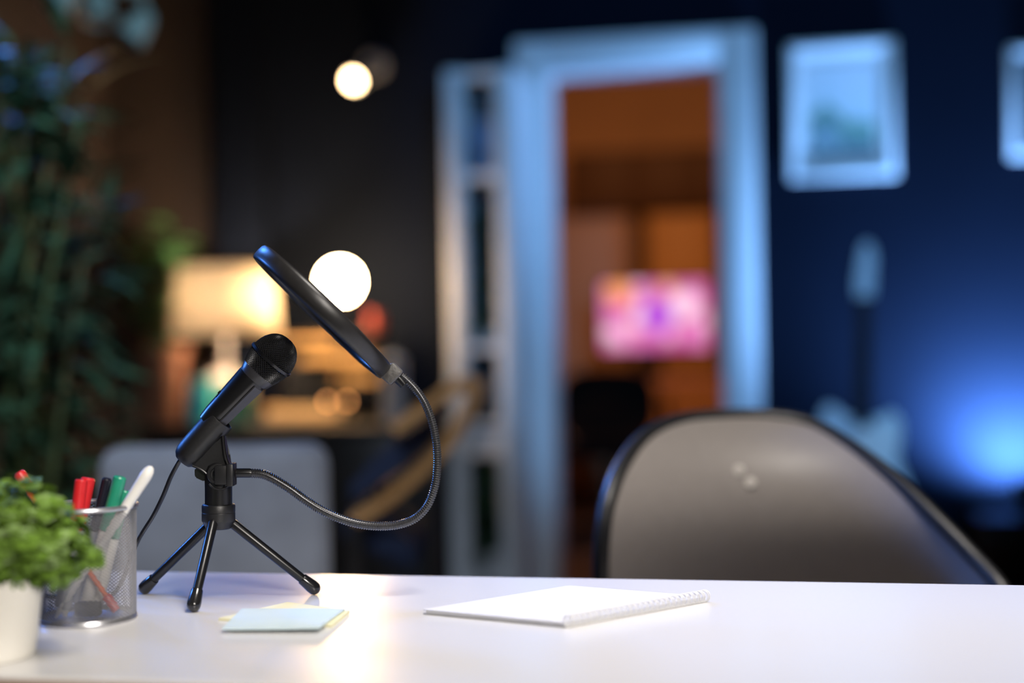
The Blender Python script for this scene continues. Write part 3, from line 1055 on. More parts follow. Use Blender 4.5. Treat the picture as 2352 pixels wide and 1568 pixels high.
# hi-fi rack of wooden boards with stereo units
RY0, RY1 = 5.10, 5.24
OAK = wood('bright_edge_oak', (0.72, 0.43, 0.19), (0.80, 0.50, 0.23), 0.45, 5, 'X')  # pale strips in this tone stand for lamp highlights along metal edges
rx0, rx1 = W(640, 860, RY0).x, W(872, 860, RY0).x
rk = thing('hifi_rack', Vector(((rx0 + rx1) / 2, (RY0 + RY1) / 2, cz)), 'open black rack with three thin boards holding stereo units and flat bright edge boxes', 'rack')


def zr(py):
    return W(760, py, RY0).z


for ya, yb_ in ((764, 776), (833, 838), (881, 886)):
    bm = NB(); box2(bm, (rx0, RY0 + 0.01, zr(yb_)), (rx1, RY1, zr(ya)), 0.002); obj('board', bm, DARKWOOD, rk)
bm = NB(); box2(bm, (W(640, 860, RY0).x, RY0 - 0.004, zr(787)), (W(765, 860, RY0).x, RY0 + 0.02, zr(776.5)), 0.002); obj('top_rail', bm, OAK, rk, label='short oak toned rail standing for a dim highlight line under the top board')
for x in (rx0 + 0.012, rx1 - 0.012):
    bm = NB(); box2(bm, (x - 0.006, RY1 - 0.03, cz), (x + 0.006, RY1 - 0.002, zr(770))); obj('upright', bm, DARKWOOD, rk)
    bm = NB(); box2(bm, (x - 0.006, RY0 + 0.03, cz), (x + 0.006, RY0 + 0.05, zr(770))); obj('upright', bm, DARKWOOD, rk)
UNIT = mat('stereo_black', (0.008, 0.008, 0.010), 0.5, spec=0.2)
AMB = mat('knob_glint_amber', (0.5, 0.2, 0.05), 0.4, emit=(1.0, 0.42, 0.14), es=9)  # emission stands for lamp glints on metal knobs
def rxx(px):
    return W(px, 860, RY0).x


for xa, xb, ya, yb_, ll in ((690, 852, 813, 833, 'flat oak toned box standing for a bright edge highlight on the upper board of the black rack'),
                            (768, 862, 863, 881, 'short oak toned box standing for a bright edge highlight on the right end of the lower board of the black rack'),
                            (606, 786, 936, None, 'long flat oak toned box standing for a bright edge highlight lying on the cabinet under the cassette deck')):
    z0 = cz if yb_ is None else zr(yb_)
    fb = thing('bright_edge_box', Vector(((rxx(xa) + rxx(xb)) / 2, RY0 + .07, z0)), ll, 'box', 'boxes standing for edge highlights in the black rack')
    zt = zr(ya)
    bm = NB(); box2(bm, (rxx(xa), RY0, z0), (rxx(xb), RY1 - .02, z0 + (zt - z0) * .62), 0.002); obj('body', bm, OAK, fb)
    bm = NB(); box2(bm, (rxx(xa), RY0 - .001, z0 + (zt - z0) * .65), (rxx(xb), RY1 - .02, zt), 0.002); obj('lid', bm, OAK, fb)
for nm, ya, yb_, ll in (('stereo_tuner', 789, 813, 'flat black tuner lying on the upper bright edge box'),
                        ('stereo_amplifier', 841, 881, 'black amplifier on the lower board left of the short bright edge box'),
                        ('cassette_deck', 889, 935.5, 'black deck with two glowing knob glints lying on the long bright edge box')):
    ux0, ux1 = {'stereo_tuner': (rxx(692), rxx(850)), 'stereo_amplifier': (rxx(652), rxx(762)), 'cassette_deck': (rxx(655), rxx(850))}[nm]
    u_ = thing(nm, Vector(((ux0 + ux1) / 2, (RY0 + RY1) / 2, zr(yb_))), ll, 'stereo unit')
    bm = NB(); box2(bm, (ux0, RY0 + 0.012, zr(yb_)), (ux1, RY1 - 0.025, zr(ya)), 0.002); obj('body', bm, UNIT, u_)
    if nm == 'cassette_deck':
        for px in (752, 797):
            q_ = W(px, 922, RY0 + 0.011)
            bm = NB(); lathe(bm, q_, Vector((0, -1, 0)), [(-0.001, 0.0075), (0.003, 0.0075), (0.004, 0.001)], 12); obj('knob_glint', bm, AMB, u_, label='glowing amber disc standing for a glint on a metal knob')
    for px in ((710, 735) if nm != 'cassette_deck' else (690, 840)):
        q_ = W(px, (ya + yb_) / 2 - 2, RY0 + 0.011)
        bm = NB(); lathe(bm, q_, Vector((0, -1, 0)), [(-0.001, 0.011), (0.012, 0.011), (0.013, 0.001)], 14); obj('dial', bm, GOOSE, u_)

# globe lamp standing on the rack
GY = 4.985
gc = W(781, 647, GY)
gz = cz
gl = thing('globe_lamp', Vector((gc.x, GY, gz)), 'glowing warm globe lamp on a slim stem in front of the black rack', 'lamp')
GR = 0.066
bm = NB(); sphere(bm, gc, GR, 32, 18); obj('globe', bm, mat('globe_glass_glow', (1, 0.95, 0.85), 0.4, emit=(1.0, 0.64, 0.30), es=185), gl)
bm = NB(); lathe(bm, Vector((gc.x, GY, gz)), UZ, [(0, 0.001), (0, 0.055), (0.008, 0.055), (0.012, 0.006), (gc.z - gz - GR - 0.01, 0.005), (gc.z - gz - GR, 0.02), (gc.z - gz - GR + 0.006, 0.02), (gc.z - gz - GR + 0.006, 0.001)], 24); obj('base', bm, BLKS, gl)

# objects beside the rack
vz = thing('canister', Vector((W(905, 900, 4.9).x, 4.9, cz)), 'pale grey canister at the right end of the black cabinet', 'canister')
p = ROOTLOC[vz.name]
bm = NB(); lathe(bm, p, UZ, [(0, 0.001), (0, 0.034), (0.004, 0.038), (0.20, 0.038), (0.205, 0.034), (0.205, 0.001)], 28); obj('body', bm, mat('pale_grey_ceramic', (0.42, 0.42, 0.45), 0.35), vz)
bm = NB(); lathe(bm, p + UZ * 0.2055, UZ, [(0, 0.001), (0, 0.039), (0.02, 0.039), (0.025, 0.02), (0.04, 0.012), (0.042, 0.001)], 28); obj('lid', bm, mat('blue_grey_lid', (0.25, 0.32, 0.5), 0.35), vz)
bk = thing('book', Vector((W(858, 790, 5.1).x, 5.13, zr(762))), 'small red book standing on the top board of the black rack', 'book')
p = ROOTLOC[bk.name]
bm = NB(); box2(bm, p + Vector((-0.012, -0.06, 0)), p + Vector((0.012, 0.06, 0.0)) + UZ * 0.001); box2(bm, p + Vector((-0.012, -0.06, 0)), p + Vector((-0.009, 0.06, 0.07))); box2(bm, p + Vector((0.009, -0.06, 0)), p + Vector((0.012, 0.06, 0.07))); box2(bm, p + Vector((-0.012, -0.062, 0)), p + Vector((0.012, -0.059, 0.07)))
obj('cover', bm, mat('red_cloth_cover', (0.20, 0.018, 0.012), 0.7), bk)
bm = NB(); box2(bm, p + Vector((-0.0088, -0.0585, 0.002)), p + Vector((0.0088, 0.056, 0.068))); obj('pages', bm, PAPER, bk)

# teal glass jar
TEAL = mat('teal_glass', (0.08, 0.72, 0.70), 0.15, var=0.1, coat=0.6, spec=0.8, sub=0.0)
tj = W(466, 935, 4.80)
jr = thing('glass_jar', Vector((tj.x, 4.80, cz)), 'shiny teal glass jar on the black cabinet under the drum shade lamp', 'jar')
p = ROOTLOC[jr.name]
bm = NB(); lathe(bm, p, UZ, [(0, 0.001), (0, 0.045), (0.01, 0.046), (0.10, 0.050), (0.13, 0.046), (0.15, 0.04), (0.165, 0.042), (0.165, 0.036), (0.15, 0.034), (0.14, 0.001)], 32); obj('body', bm, TEAL, jr)
tb2 = W(548, 935, 4.86)
jr = thing('glass_bottle', Vector((tb2.x, 4.86, cz)), 'dark green glass bottle right of the teal jar', 'bottle')
p = ROOTLOC[jr.name]
bm = NB(); lathe(bm, p, UZ, [(0, 0.001), (0, 0.035), (0.006, 0.04), (0.10, 0.04), (0.13, 0.03), (0.15, 0.014), (0.19, 0.013), (0.192, 0.016), (0.2, 0.016), (0.2, 0.001)], 28)
obj('body', bm, mat('green_glass', (0.01, 0.14, 0.11), 0.15, coat=0.5), jr)

# plant in terracotta pot on the console
tpot = W(378, 955, 4.90)
tp_ = thing('terracotta_plant', Vector((tpot.x, 4.90, cz)), 'leafy plant in a terracotta pot on the black cabinet left of the drum shade', 'potted plant')
p = ROOTLOC[tp_.name]
ph = W(385, 795, 4.84).z - cz
bm = NB(); lathe(bm, p, UZ, [(0, 0.001), (0, 0.062), (0.005, 0.065), (ph * 0.85, 0.082), (ph * 0.85, 0.09), (ph, 0.092), (ph, 0.08), (ph - 0.02, 0.078), (ph - 0.02, 0.001)], 36)
obj('pot', bm, mat('terracotta', (0.30, 0.115, 0.055), 0.8, var=0.1, scale=30), tp_)
PLF = mat('plant_leaf', (0.045, 0.13, 0.04), 0.42, var=0.35, scale=5)
LM2 = leaf_mesh('leaf', PLF, 0.26, 0.3, 0.35)


def add_leaf(me, parent, M):
    o_ = bpy.data.objects.new('leaf', me)
    COL.objects.link(o_)
    o_.parent = parent
    o_.matrix_local = M
    return o_


rnd = random.Random(11)
hgt = W(350, 505, 4.84).z - cz - ph
for s in range(7):
    a = rnd.uniform(0, 2 * PI)
    top = p + UZ * (ph + hgt * rnd.uniform(0.55, 1.0)) + Vector((math.cos(a) * 0.12 - 0.04, math.sin(a) * 0.08, 0))
    base_ = p + UZ * (ph - 0.03) + Vector((math.cos(a), math.sin(a), 0)) * 0.02
    bm = NB(); cps = catmull([base_, base_.lerp(top, 0.5) + Vector((math.cos(a), math.sin(a), 0)) * 0.02, top], 5); tube(bm, cps, 0.004, 6); obj('stem', bm, PLF, tp_)
    for k in range(9):
        t_ = 0.3 + 0.7 * k / 8
        pos = base_.lerp(top, t_)
        aa = rnd.uniform(0, 2 * PI)
        dv = Vector((math.cos(aa), math.sin(aa), rnd.uniform(0.0, 0.9)))
        add_leaf(LM2, tp_, orient(pos - p, dv, UZ, rnd.uniform(0.09, 0.16)))

# ------------------------------------------------------------------ big bamboo-like plant at the left
BPD = 2.75
BLF = mat('bamboo_leaf', (0.038, 0.095, 0.05), 0.4, var=0.6, scale=4)
LM1 = leaf_mesh('leaf', BLF, 0.15, 0.25, 0.3)
bpb = V(70, 1400, BPD)
bp = thing('tall_leafy_plant', Vector((bpb.x, bpb.y, 0)), 'tall dense leafy plant in the dark left corner', 'potted plant')
p = ROOTLOC[bp.name]
bm = NB(); lathe(bm, p, UZ, [(0, 0.001), (0, 0.13), (0.01, 0.14), (0.30, 0.17), (0.31, 0.175), (0.32, 0.17), (0.30, 0.155), (0.29, 0.001)], 36)
obj('pot', bm, mat('dark_planter', (0.02, 0.018, 0.017), 0.5), bp)
rnd = random.Random(5)
nl = 0
stems = [(-120, 130), (-60, 60), (-10, 180), (40, 120), (85, 150), (120, 200), (160, 110), (190, 240), (215, 420), (60, 300)]
for s, (tx, ty) in enumerate(stems):
    a = 2 * PI * s / len(stems)
    base_ = p + UZ * 0.27 + Vector((math.cos(a), math.sin(a), 0)) * 0.08
    top = V(tx, ty, BPD + 0.16 * math.sin(a * 2.3 + 1))
    mid = base_.lerp(top, 0.5) + Vector((math.cos(a) * 0.03, math.sin(a) * 0.03, 0))
    cps = catmull([base_, mid, top], 10)
    bm = NB(); tube(bm, cps, [0.008 - 0.006 * i / (len(cps) - 1) for i in range(len(cps))], 8); obj('stem', bm, mat('bamboo_stem', (0.07, 0.10, 0.03), 0.5), bp)
    cnt = 28
    for k in range(cnt):
        t_ = 0.22 + 0.78 * k / (cnt - 1)
        i_ = min(len(cps) - 1, int(t_ * (len(cps) - 1) + 0.5))
        aa = rnd.uniform(0, 2 * PI)
        dv = Vector((math.cos(aa), math.sin(aa), rnd.uniform(-0.35, 0.75)))
        if k > cnt - 4:
            dv.z += 0.9
        pos = cps[i_] + Vector((math.cos(aa), math.sin(aa), 0)) * 0.01 + UZ * rnd.uniform(-0.03, 0.03)
        add_leaf(LM1, bp, orient(pos - p, dv, UZ, rnd.uniform(0.07, 0.15)))
        nl += 1

bm = NB()
for k in range(1000):
    a = rnd.uniform(0, 2 * PI)
    zz = rnd.random()
    rr_ = rnd.uniform(0.02, 0.19) * (1.0 if zz < 0.75 else 1.0 - (zz - 0.75) * 2.2)
    hz = 0.35 + 1.18 * zz
    pos = Vector((p.x - 0.03 + rr_ * math.cos(a), p.y + rr_ * math.sin(a), hz))
    dv = Vector((math.cos(a + rnd.uniform(-1, 1)), math.sin(a + rnd.uniform(-1, 1)), rnd.uniform(-0.4, 0.9))).normalized()
    L_ = rnd.uniform(0.05, 0.12)
    sd = dv.cross(UZ + Vector((rnd.uniform(-.5, .5), rnd.uniform(-.5, .5), 0))).normalized() * L_ * 0.13
    v_ = [bm.verts.new(q_) for q_ in (pos, pos + dv * L_ * .35 + sd, pos + dv * L_ * .35 - sd, pos + dv * L_ * .5 + UZ * .004, pos + dv * L_ - UZ * L_ * .2)]
    for f_ in ((0, 1, 3), (0, 3, 2), (1, 4, 3), (2, 3, 4)):
        bm.faces.new([v_[q_] for q_ in f_])
obj('small_foliage', bm, BLF, bp, 0, kind='stuff')

# ------------------------------------------------------------------ ceiling spotlight bar (top left)
CLD = 3.9
chp = V(215, 0, CLD)
cf = thing('ceiling_spot_bar', Vector((chp.x, chp.y, ZC)), 'white metal spotlight bar hanging from the ceiling above the tall plant', 'ceiling lamp')
bz = V(215, -40, CLD).z
b0, b1 = V(120, -55, CLD), V(335, -15, CLD)
bm = NB(); tube(bm, [b0, b1], 0.012, 10); obj('bar', bm, WHITE, cf)
for f in (0.2, 0.8):
    q_ = b0.lerp(b1, f)
    bm = NB(); tube(bm, [q_, Vector((q_.x, q_.y, ZC))], 0.006, 8); obj('hanger_rod', bm, WHITE, cf)
for (x, y, dx, dy) in ((150, -15, -.5, .9), (225, 10, .1, 1), (320, 58, -.5, .8)):
    c_ = V(x, y, CLD - 0.02)
    d_ = PV(dx, dy).normalized() - H * 0.25
    bm = NB(); lathe(bm, c_ - d_ * 0.045, d_, [(0, 0.012), (0.012, 0.024), (0.04, 0.034), (0.085, 0.042), (0.095, 0.042), (0.09, 0.036), (0.06, 0.03), (0.055, 0.001)], 24)
    sh = obj('spot_head', bm, WHITE, cf)
    q_ = b0.lerp(b1, max(0, min(1, (x - 120) / 215)))
    bm = NB(); tube(bm, [q_, c_ - d_ * 0.04], 0.006, 8); obj('joint', bm, WHITE, sh)

# ------------------------------------------------------------------ wall spotlight
wp_ = W(862, 150, YB)
ws = thing('wall_spotlight', Vector((wp_.x, YB, wp_.z)), 'small lit spotlight on the navy wall left of the white shelf', 'wall lamp')
hdp = W(812, 185, YB - 0.16)
bk0 = W(850, 160, YB - 0.07)
p = ROOTLOC[ws.name]
bm = NB(); lathe(bm, p, Vector((0, -1, 0)), [(0, 0.001), (0, 0.05), (0.018, 0.05), (0.022, 0.044), (0.022, 0.001)], 28); obj('wall_plate', bm, mat('spot_grey', (0.25, 0.26, 0.3), 0.4), ws)
bm = NB(); tube(bm, [p + Vector((0, -0.02, 0)), p + Vector((0.005, -0.05, 0)), bk0], 0.008, 10); obj('arm', bm, MATS['spot_grey'], ws)
ad = (hdp - bk0).normalized()
bm = NB(); lathe(bm, bk0, ad, [(-0.03, 0.001), (-0.03, 0.022), (-0.01, 0.03), ((hdp - bk0).length, 0.034), ((hdp - bk0).length, 0.031), ((hdp - bk0).length - .01, 0.028), ((hdp - bk0).length - .01, 0.001)], 28); hd_ = obj('lamp_head', bm, MATS['spot_grey'], ws)
bm = NB(); sphere(bm, hdp + ad * 0.0, 0.026, 20, 12); obj('bulb', bm, mat('spot_bulb_glow', (1, 1, 1), 0.4, emit=(1.0, 0.68, 0.34), es=32), hd_)

# ------------------------------------------------------------------ white display shelf
SY0, SY1 = 5.07, YB - 0.01
sx0, sx1 = W(1028, 700, SY0).x, W(1186, 700, SY0).x
szt = W(1105, 157, SY0).z
sfm = thing('display_shelf', Vector(((sx0 + sx1) / 2, (SY0 + SY1) / 2, 0)), 'tall narrow white open shelf with trailing plants left of the doorway', 'shelf')
PW = S(44, 5.15)


def zs(py):
    return W(1105, py, SY0).z


for x in (sx0, sx1 - PW):
    bm = NB(); box2(bm, (x, SY0, 0), (x + PW, SY0 + 0.025, szt), 0.003); obj('front_stile', bm, WHITE, sfm)
for x in (sx0, sx1 - 0.018):
    bm = NB(); box2(bm, (x, SY0 + 0.025, 0), (x + 0.018, SY1, szt)); obj('side_panel', bm, WHITE, sfm)
bm = NB(); box2(bm, (sx0 + .018, SY1 - 0.012, 0), (sx1 - .018, SY1, szt)); obj('back_panel', bm, mat('shelf_back_grey', (0.16, 0.17, 0.19), 0.6), sfm, label='dark grey back panel')
shz = [zs(170), zs(405), zs(800), zs(975), zs(1040), zs(1330), 0.06]
for i, z in enumerate(shz):
    th = 0.03 if i in (0, 1) else 0.022
    bm = NB(); box2(bm, (sx0 + 0.018, SY0 + 0.004, z - th / 2), (sx1 - 0.018, SY1 - 0.012, z + th / 2)); obj('shelf_board', bm, WHITE, sfm)
scx = (sx0 + sx1) / 2
zz = shz[1] + 0.015
sp_ = thing('shelf_speaker', Vector((scx, 5.16, zz)), 'small blue grey speaker with one round driver in the top bay of the white shelf', 'speaker')
bm = NB(); box2(bm, (scx - .05, 5.12, zz), (scx + .05, 5.24, zz + 0.2), 0.012, 3); obj('body', bm, mat('speaker_blue_grey', (0.16, 0.22, 0.34), 0.45), sp_)
bm = NB(); lathe(bm, Vector((scx, 5.12, zz + 0.05)), Vector((0, -1, 0)), [(-0.002, 0.022), (0.004, 0.022), (0.002, 0.016), (0.001, 0.001)], 20); obj('driver', bm, BLK, sp_)
# trailing plants
rnd = random.Random(21)
IVY = mat('ivy_leaf', (0.022, 0.06, 0.022), 0.5, var=0.4, scale=6)
LM3 = leaf_mesh('leaf', IVY, 0.42, 0.2, 0.3, 4)
for (zb_, ztop, n_, lab) in ((shz[2] + 0.011, zs(470), 70, 'dark trailing plant filling the middle bay of the white shelf'),
                             (shz[5] + 0.011, zs(1075), 60, 'dark trailing plant in the low bay of the white shelf')):
    pt = thing('trailing_plant', Vector((scx, 5.2, zb_)), lab, 'potted plant', 'trailing plants on the white shelf')
    p = ROOTLOC[pt.name]
    bm = NB(); lathe(bm, p, UZ, [(0, 0.001), (0, 0.035), (0.07, 0.048), (0.07, 0.042), (0.06, 0.001)], 20); obj('pot', bm, mat('shelf_pot_white', (0.5, 0.5, 0.5), 0.4), pt)
    for s in range(6):
        a = rnd.uniform(0, 2 * PI)
        top = Vector((scx + math.cos(a) * 0.03, 5.18 + math.sin(a) * 0.03, zb_ + (ztop - zb_) * rnd.uniform(0.8, 1)))
        bm = NB(); tube(bm, [p + UZ * 0.05, (p + top) / 2 + Vector((math.cos(a) * .015, math.sin(a) * .015, 0)), top], 0.003, 6); obj('stem', bm, IVY, pt)
    for k in range(n_):
        pos = Vector((scx + rnd.uniform(-.045, .045), 5.13 + rnd.uniform(-.03, .09), zb_ + 0.05 + (ztop - zb_ - .05) * rnd.random()))
        aa = rnd.uniform(0, 2 * PI)
        add_leaf(LM3, pt, orient(pos - p, Vector((math.cos(aa) * .8, math.sin(aa), rnd.uniform(-.8, .3))), UZ, rnd.uniform(0.045, 0.075)))
zz = shz[2] - 0.011
# dark storage box and white boxes
zz = shz[3] + 0.011
bx = thing('storage_box', Vector((scx, 5.16, zz)), 'black storage box on the shelf board above the white boxes', 'box', 'boxes on the white shelf')
bm = NB(); box2(bm, (scx - .052, 5.09, zz), (scx + .055, 5.27, zs(878)), 0.004); obj('body', bm, mat('box_black', (0.012, 0.012, 0.016), 0.6), bx)
bm = NB(); box2(bm, (scx - .054, 5.088, zs(878)), (scx + .057, 5.272, zs(872)), 0.002); obj('lid', bm, MATS['box_black'], bx)
zz = shz[4] + 0.011
bx = thing('storage_box', Vector((scx, 5.16, zz)), 'low white box on the shelf board just below the black box', 'box', 'boxes on the white shelf')
bm = NB(); box2(bm, (scx - .052, 5.085, zz), (scx + .055, 5.27, zz + (shz[3] - shz[4]) * 0.6), 0.004); obj('body', bm, mat('box_white', (0.65, 0.65, 0.66), 0.5), bx)
zz = shz[2] - 0.011
bmz = shz[3] + 0.011

# ------------------------------------------------------------------ framed pictures on the back wall


def print_mat(name, sx, sz, dark):
    m = bpy.data.materials.new(name)
    m.use_nodes = True
    nt = m.node_tree
    b = nt.nodes['Principled BSDF']
    b.inputs['Roughness'].default_value = 0.6
    tc = nt.nodes.new('ShaderNodeTexCoord')
    sep = nt.nodes.new('ShaderNodeSeparateXYZ')
    nt.links.new(tc.outputs['Generated'], sep.inputs[0])
    nz = nt.nodes.new('ShaderNodeTexNoise')
    nz.inputs['Scale'].default_value = 3.5
    nz.inputs['Detail'].default_value = 3
    nt.links.new(tc.outputs['Generated'], nz.inputs['Vector'])
    # height + noise
    ma = nt.nodes.new('ShaderNodeMath'); ma.operation = 'MULTIPLY_ADD'
    ma.inputs[1].default_value = 0.30
    nt.links.new(nz.outputs['Fac'], ma.inputs[0])
    nt.links.new(sep.outputs['Z'], ma.inputs[2])
    # left tree: subtract gaussian-like bump around x=.25
    d_ = nt.nodes.new('ShaderNodeMath'); d_.operation = 'SUBTRACT'; d_.inputs[1].default_value = 0.24
    nt.links.new(sep.outputs['X'], d_.inputs[0])
    sq = nt.nodes.new('ShaderNodeMath'); sq.operation = 'ABSOLUTE'
    nt.links.new(d_.outputs[0], sq.inputs[0])
    mr = nt.nodes.new('ShaderNodeMapRange')
    mr.inputs['From Min'].default_value = 0.0
    mr.inputs['From Max'].default_value = 0.3
    mr.inputs['To Min'].default_value = 0.24
    mr.inputs['To Max'].default_value = 0.0
    nt.links.new(sq.outputs[0], mr.inputs['Value'])
    sb_ = nt.nodes.new('ShaderNodeMath'); sb_.operation = 'SUBTRACT'
    nt.links.new(ma.outputs[0], sb_.inputs[0])
    nt.links.new(mr.outputs[0], sb_.inputs[1])
    rp = nt.nodes.new('ShaderNodeValToRGB')
    el = rp.color_ramp.elements
    if dark:
        stops = [(0, (0.008, 0.01, 0.016)), (0.5, (0.015, 0.02, 0.03)), (1, (0.03, 0.04, 0.05))]
    else:
        stops = [(0.0, (0.12, 0.2, 0.24)), (0.2, (0.30, 0.42, 0.42)), (0.3, (0.08, 0.14, 0.2)), (0.38, (0.16, 0.3, 0.24)), (0.47, (0.12, 0.26, 0.18)), (0.56, (0.56, 0.64, 0.66)), (1.0, (0.68, 0.71, 0.74))]
    el[0].position, el[0].color = stops[0][0], (*stops[0][1], 1)
    el[1].position, el[1].color = stops[-1][0], (*stops[-1][1], 1)
    for s_, c_ in stops[1:-1]:
        e_ = el.new(s_)
        e_.color = (*c_, 1)
    nt.links.new(sb_.outputs[0], rp.inputs[0])
    nt.links.new(rp.outputs[0], b.inputs['Base Color'])
    return m


def picture(px0, px1, py0, py1, label, dark, mg=0.18):
    cy = (py0 + py1) / 2
    x0, x1 = W(px0, cy, YB - .02).x, W(px1, cy, YB - .02).x
    cxm = (px0 + px1) / 2
    z1, z0 = W(cxm, py0, YB - .02).z, W(cxm, py1, YB - .02).z
    f = thing('framed_picture', Vector(((x0 + x1) / 2, YB, z0)), label, 'picture', 'framed pictures on the navy wall')
    fw = 0.028
    y0, y1 = YB - 0.028, YB - 0.001
    for a, b in (((x0, y0, z0), (x0 + fw, y1, z1)), ((x1 - fw, y0, z0), (x1, y1, z1)), ((x0 + fw, y0, z0), (x1 - fw, y1, z0 + fw)), ((x0 + fw, y0, z1 - fw), (x1 - fw, y1, z1))):
        bm_ = NB(); box2(bm_, a, b, 0.003); obj('frame_rail', bm_, WHITE, f)
    bm_ = NB(); box2(bm_, (x0 + fw, YB - 0.012, z0 + fw), (x1 - fw, YB - 0.004, z1 - fw)); obj('mat_board', bm_, mat('mat_board', (0.70, 0.70, 0.70), 0.8), f, 0)
    w_, h_ = x1 - x0, z1 - z0
    bm_ = NB(); box2(bm_, (x0 + w_ * mg, YB - 0.0135, z0 + h_ * mg * .82), (x1 - w_ * mg, YB - 0.0121, z1 - h_ * mg * .82)); obj('print', bm_, print_mat('print_' + ('dark' if dark else 'light'), 1, 1, dark), f, 0, label='dark print' if dark else 'print of pale sky over green trees and water')


picture(1812, 2058, 98, 408, 'white framed landscape print on the navy wall right of the doorway', False)
picture(2318, 2570, 104, 358, 'white framed picture cut off by the right picture edge', True, 0.078)

# ------------------------------------------------------------------ electric guitar on a stand
GUY = 5.02
gd = (W(1980, 1200, GUY) - CAMP).dot(H)
gb = W(1978, 1207, GUY)
LB = mat('pale_blue_lacquer', (0.58, 0.66, 0.72), 0.25, var=0.03, coat=0.4)
PGW = mat('pickguard_neutral_lit', (0.86, 0.84, 0.80), 0.3, var=0.04)  # white over the right side stands for neutral light on the body
gt = thing('electric_guitar', gb, 'pale blue electric guitar with pickguard whitened as if lit, leaning by the navy wall', 'guitar')
lean = rad(6)
gu = Vector((0, math.sin(lean), math.cos(lean)))
gn = Vector((0, -math.cos(lean), math.sin(lean)))
gx = (Vector((1, 0, 0)) * math.cos(rad(-2)) + gu * math.sin(rad(-2))).normalized()
gu = gn.cross(gx) if gn.cross(gx).z > 0 else gx.cross(gn)


def gp_(x, y, n=0.0):
    return gb + gx * x + gu * y + gn * n


body = [(0, 0), (.09, .006), (.148, .05), (.163, .115), (.14, .185), (.122, .235), (.132, .30), (.128, .365), (.10, .395), (.078, .385), (.045, .372), (0, .368), (-.045, .372), (-.07, .385), (-.09, .405), (-.122, .41), (-.142, .37), (-.135, .30), (-.122, .235), (-.14, .185), (-.163, .115), (-.148, .05), (-.09, .006)]
bm = NB(); prism(bm, [gp_(q_.x, q_.y, 0.0) for q_ in catmull([(x, y, 0) for x, y in body], 4, True)], -gn * 0.042); bmesh.ops.bevel(bm, geom=[e_ for e_ in bm.edges if len(e_.link_faces) == 2 and abs(e_.calc_face_angle(0)) > 1.2], offset=0.006, segments=2, affect='EDGES'); obj('body', bm, LB, gt)
pgd = [(.03, .03), (.10, .02), (.145, .07), (.147, .12), (.125, .185), (.108, .235), (.118, .30), (.116, .36), (.10, .378), (.08, .368), (.05, .352), (.0, .33), (-.04, .28), (-.05, .22), (-.03, .15), (.0, .10)]
bm = NB(); prism(bm, [gp_(q_.x, q_.y, 0.0032) for q_ in catmull([(x, y, 0) for x, y in pgd], 4, True)], -gn * 0.003); obj('pickguard', bm, PGW, gt, label='pickguard coloured white for the neutral light on that side')
NKW = wood('rosewood_neck', (0.008, 0.009, 0.011), (0.012, 0.013, 0.016), 0.95, 5, 'Z')
bm = NB(); prism(bm, [gp_(-.029, .34, .018), gp_(.029, .34, .018), gp_(.023, .79, .018), gp_(-.023, .79, .018)], -gn * 0.024); obj('neck', bm, NKW, gt, label='dark fretted neck')
hs = [(-.022, .785), (.022, .785), (.030, .82), (.033, .87), (.034, .93), (.026, .965), (.006, .985), (-.012, .965), (-.020, .92), (-.028, .87), (-.030, .82)]
bm = NB(); prism(bm, [gp_(q_.x, q_.y, .010) for q_ in catmull([(x, y, 0) for x, y in hs], 3, True)], -gn * 0.015); hso = obj('headstock', bm, mat('headstock_blue', (0.30, 0.38, 0.44), 0.4), gt)
for k in range(6):
    bm = NB(); lathe(bm, gp_(-.026 + 0.0015 * k, .815 + .024 * k, .004), -gx, [(0, .004), (.008, .004), (.009, .006), (.015, .006), (.016, .001)], 10); obj('tuning_peg', bm, GOOSE, hso)
for y in (.10, .17, .24):
    bm = NB(); box(bm, gp_(0, y, .008), (.075, .012, .018), Matrix((gx, -gn, gu)).transposed(), .003); obj('pickup', bm, PWH, gt)
bm = NB(); box(bm, gp_(0, .06, .006), (.08, .012, .03), Matrix((gx, -gn, gu)).transposed(), .003); obj('bridge', bm, SILV, gt)
bm = NB()
for k in range(6):
    x = -.018 + .0072 * k
    tube(bm, [gp_(x, .06, .017), gp_(x * .85, .79, .0205)], .00025, 4)
obj('strings', bm, mat('dull_string', (0.02, 0.02, 0.022), 0.7), gt)
gs = thing('guitar_stand', Vector((gb.x, GUY, 0)), 'black tubular stand under the pale blue guitar', 'stand')
fl = Vector((gb.x, gb.y, 0))
for s in (-1, 1):
    bm = NB(); tube(bm, [fl + Vector((s * .2, -.12, .012)), fl + Vector((s * .1, .0, gb.z - .06)), fl + Vector((s * .1, .02, gb.z - .02))], .011, 10); lg = obj('leg', bm, BLK, gs)
    bm = NB(); tube(bm, [fl + Vector((s * .1, .02, gb.z - .02)), fl + Vector((s * .1, -.07, gb.z - .022)), fl + Vector((s * .1, -.085, gb.z + .02))], .009, 8); obj('cradle_arm', bm, BLK, gs)
bm = NB(); tube(bm, [fl + Vector((-.1, .02, gb.z - .02)), fl + Vector((.1, .02, gb.z - .02))], .011, 10); obj('crossbar', bm, BLK, gs)
bm = NB(); tube(bm, [fl + Vector((0, .03, gb.z - .02)), fl + Vector((0, .2, .012))], .011, 10); obj('leg', bm, BLK, gs)

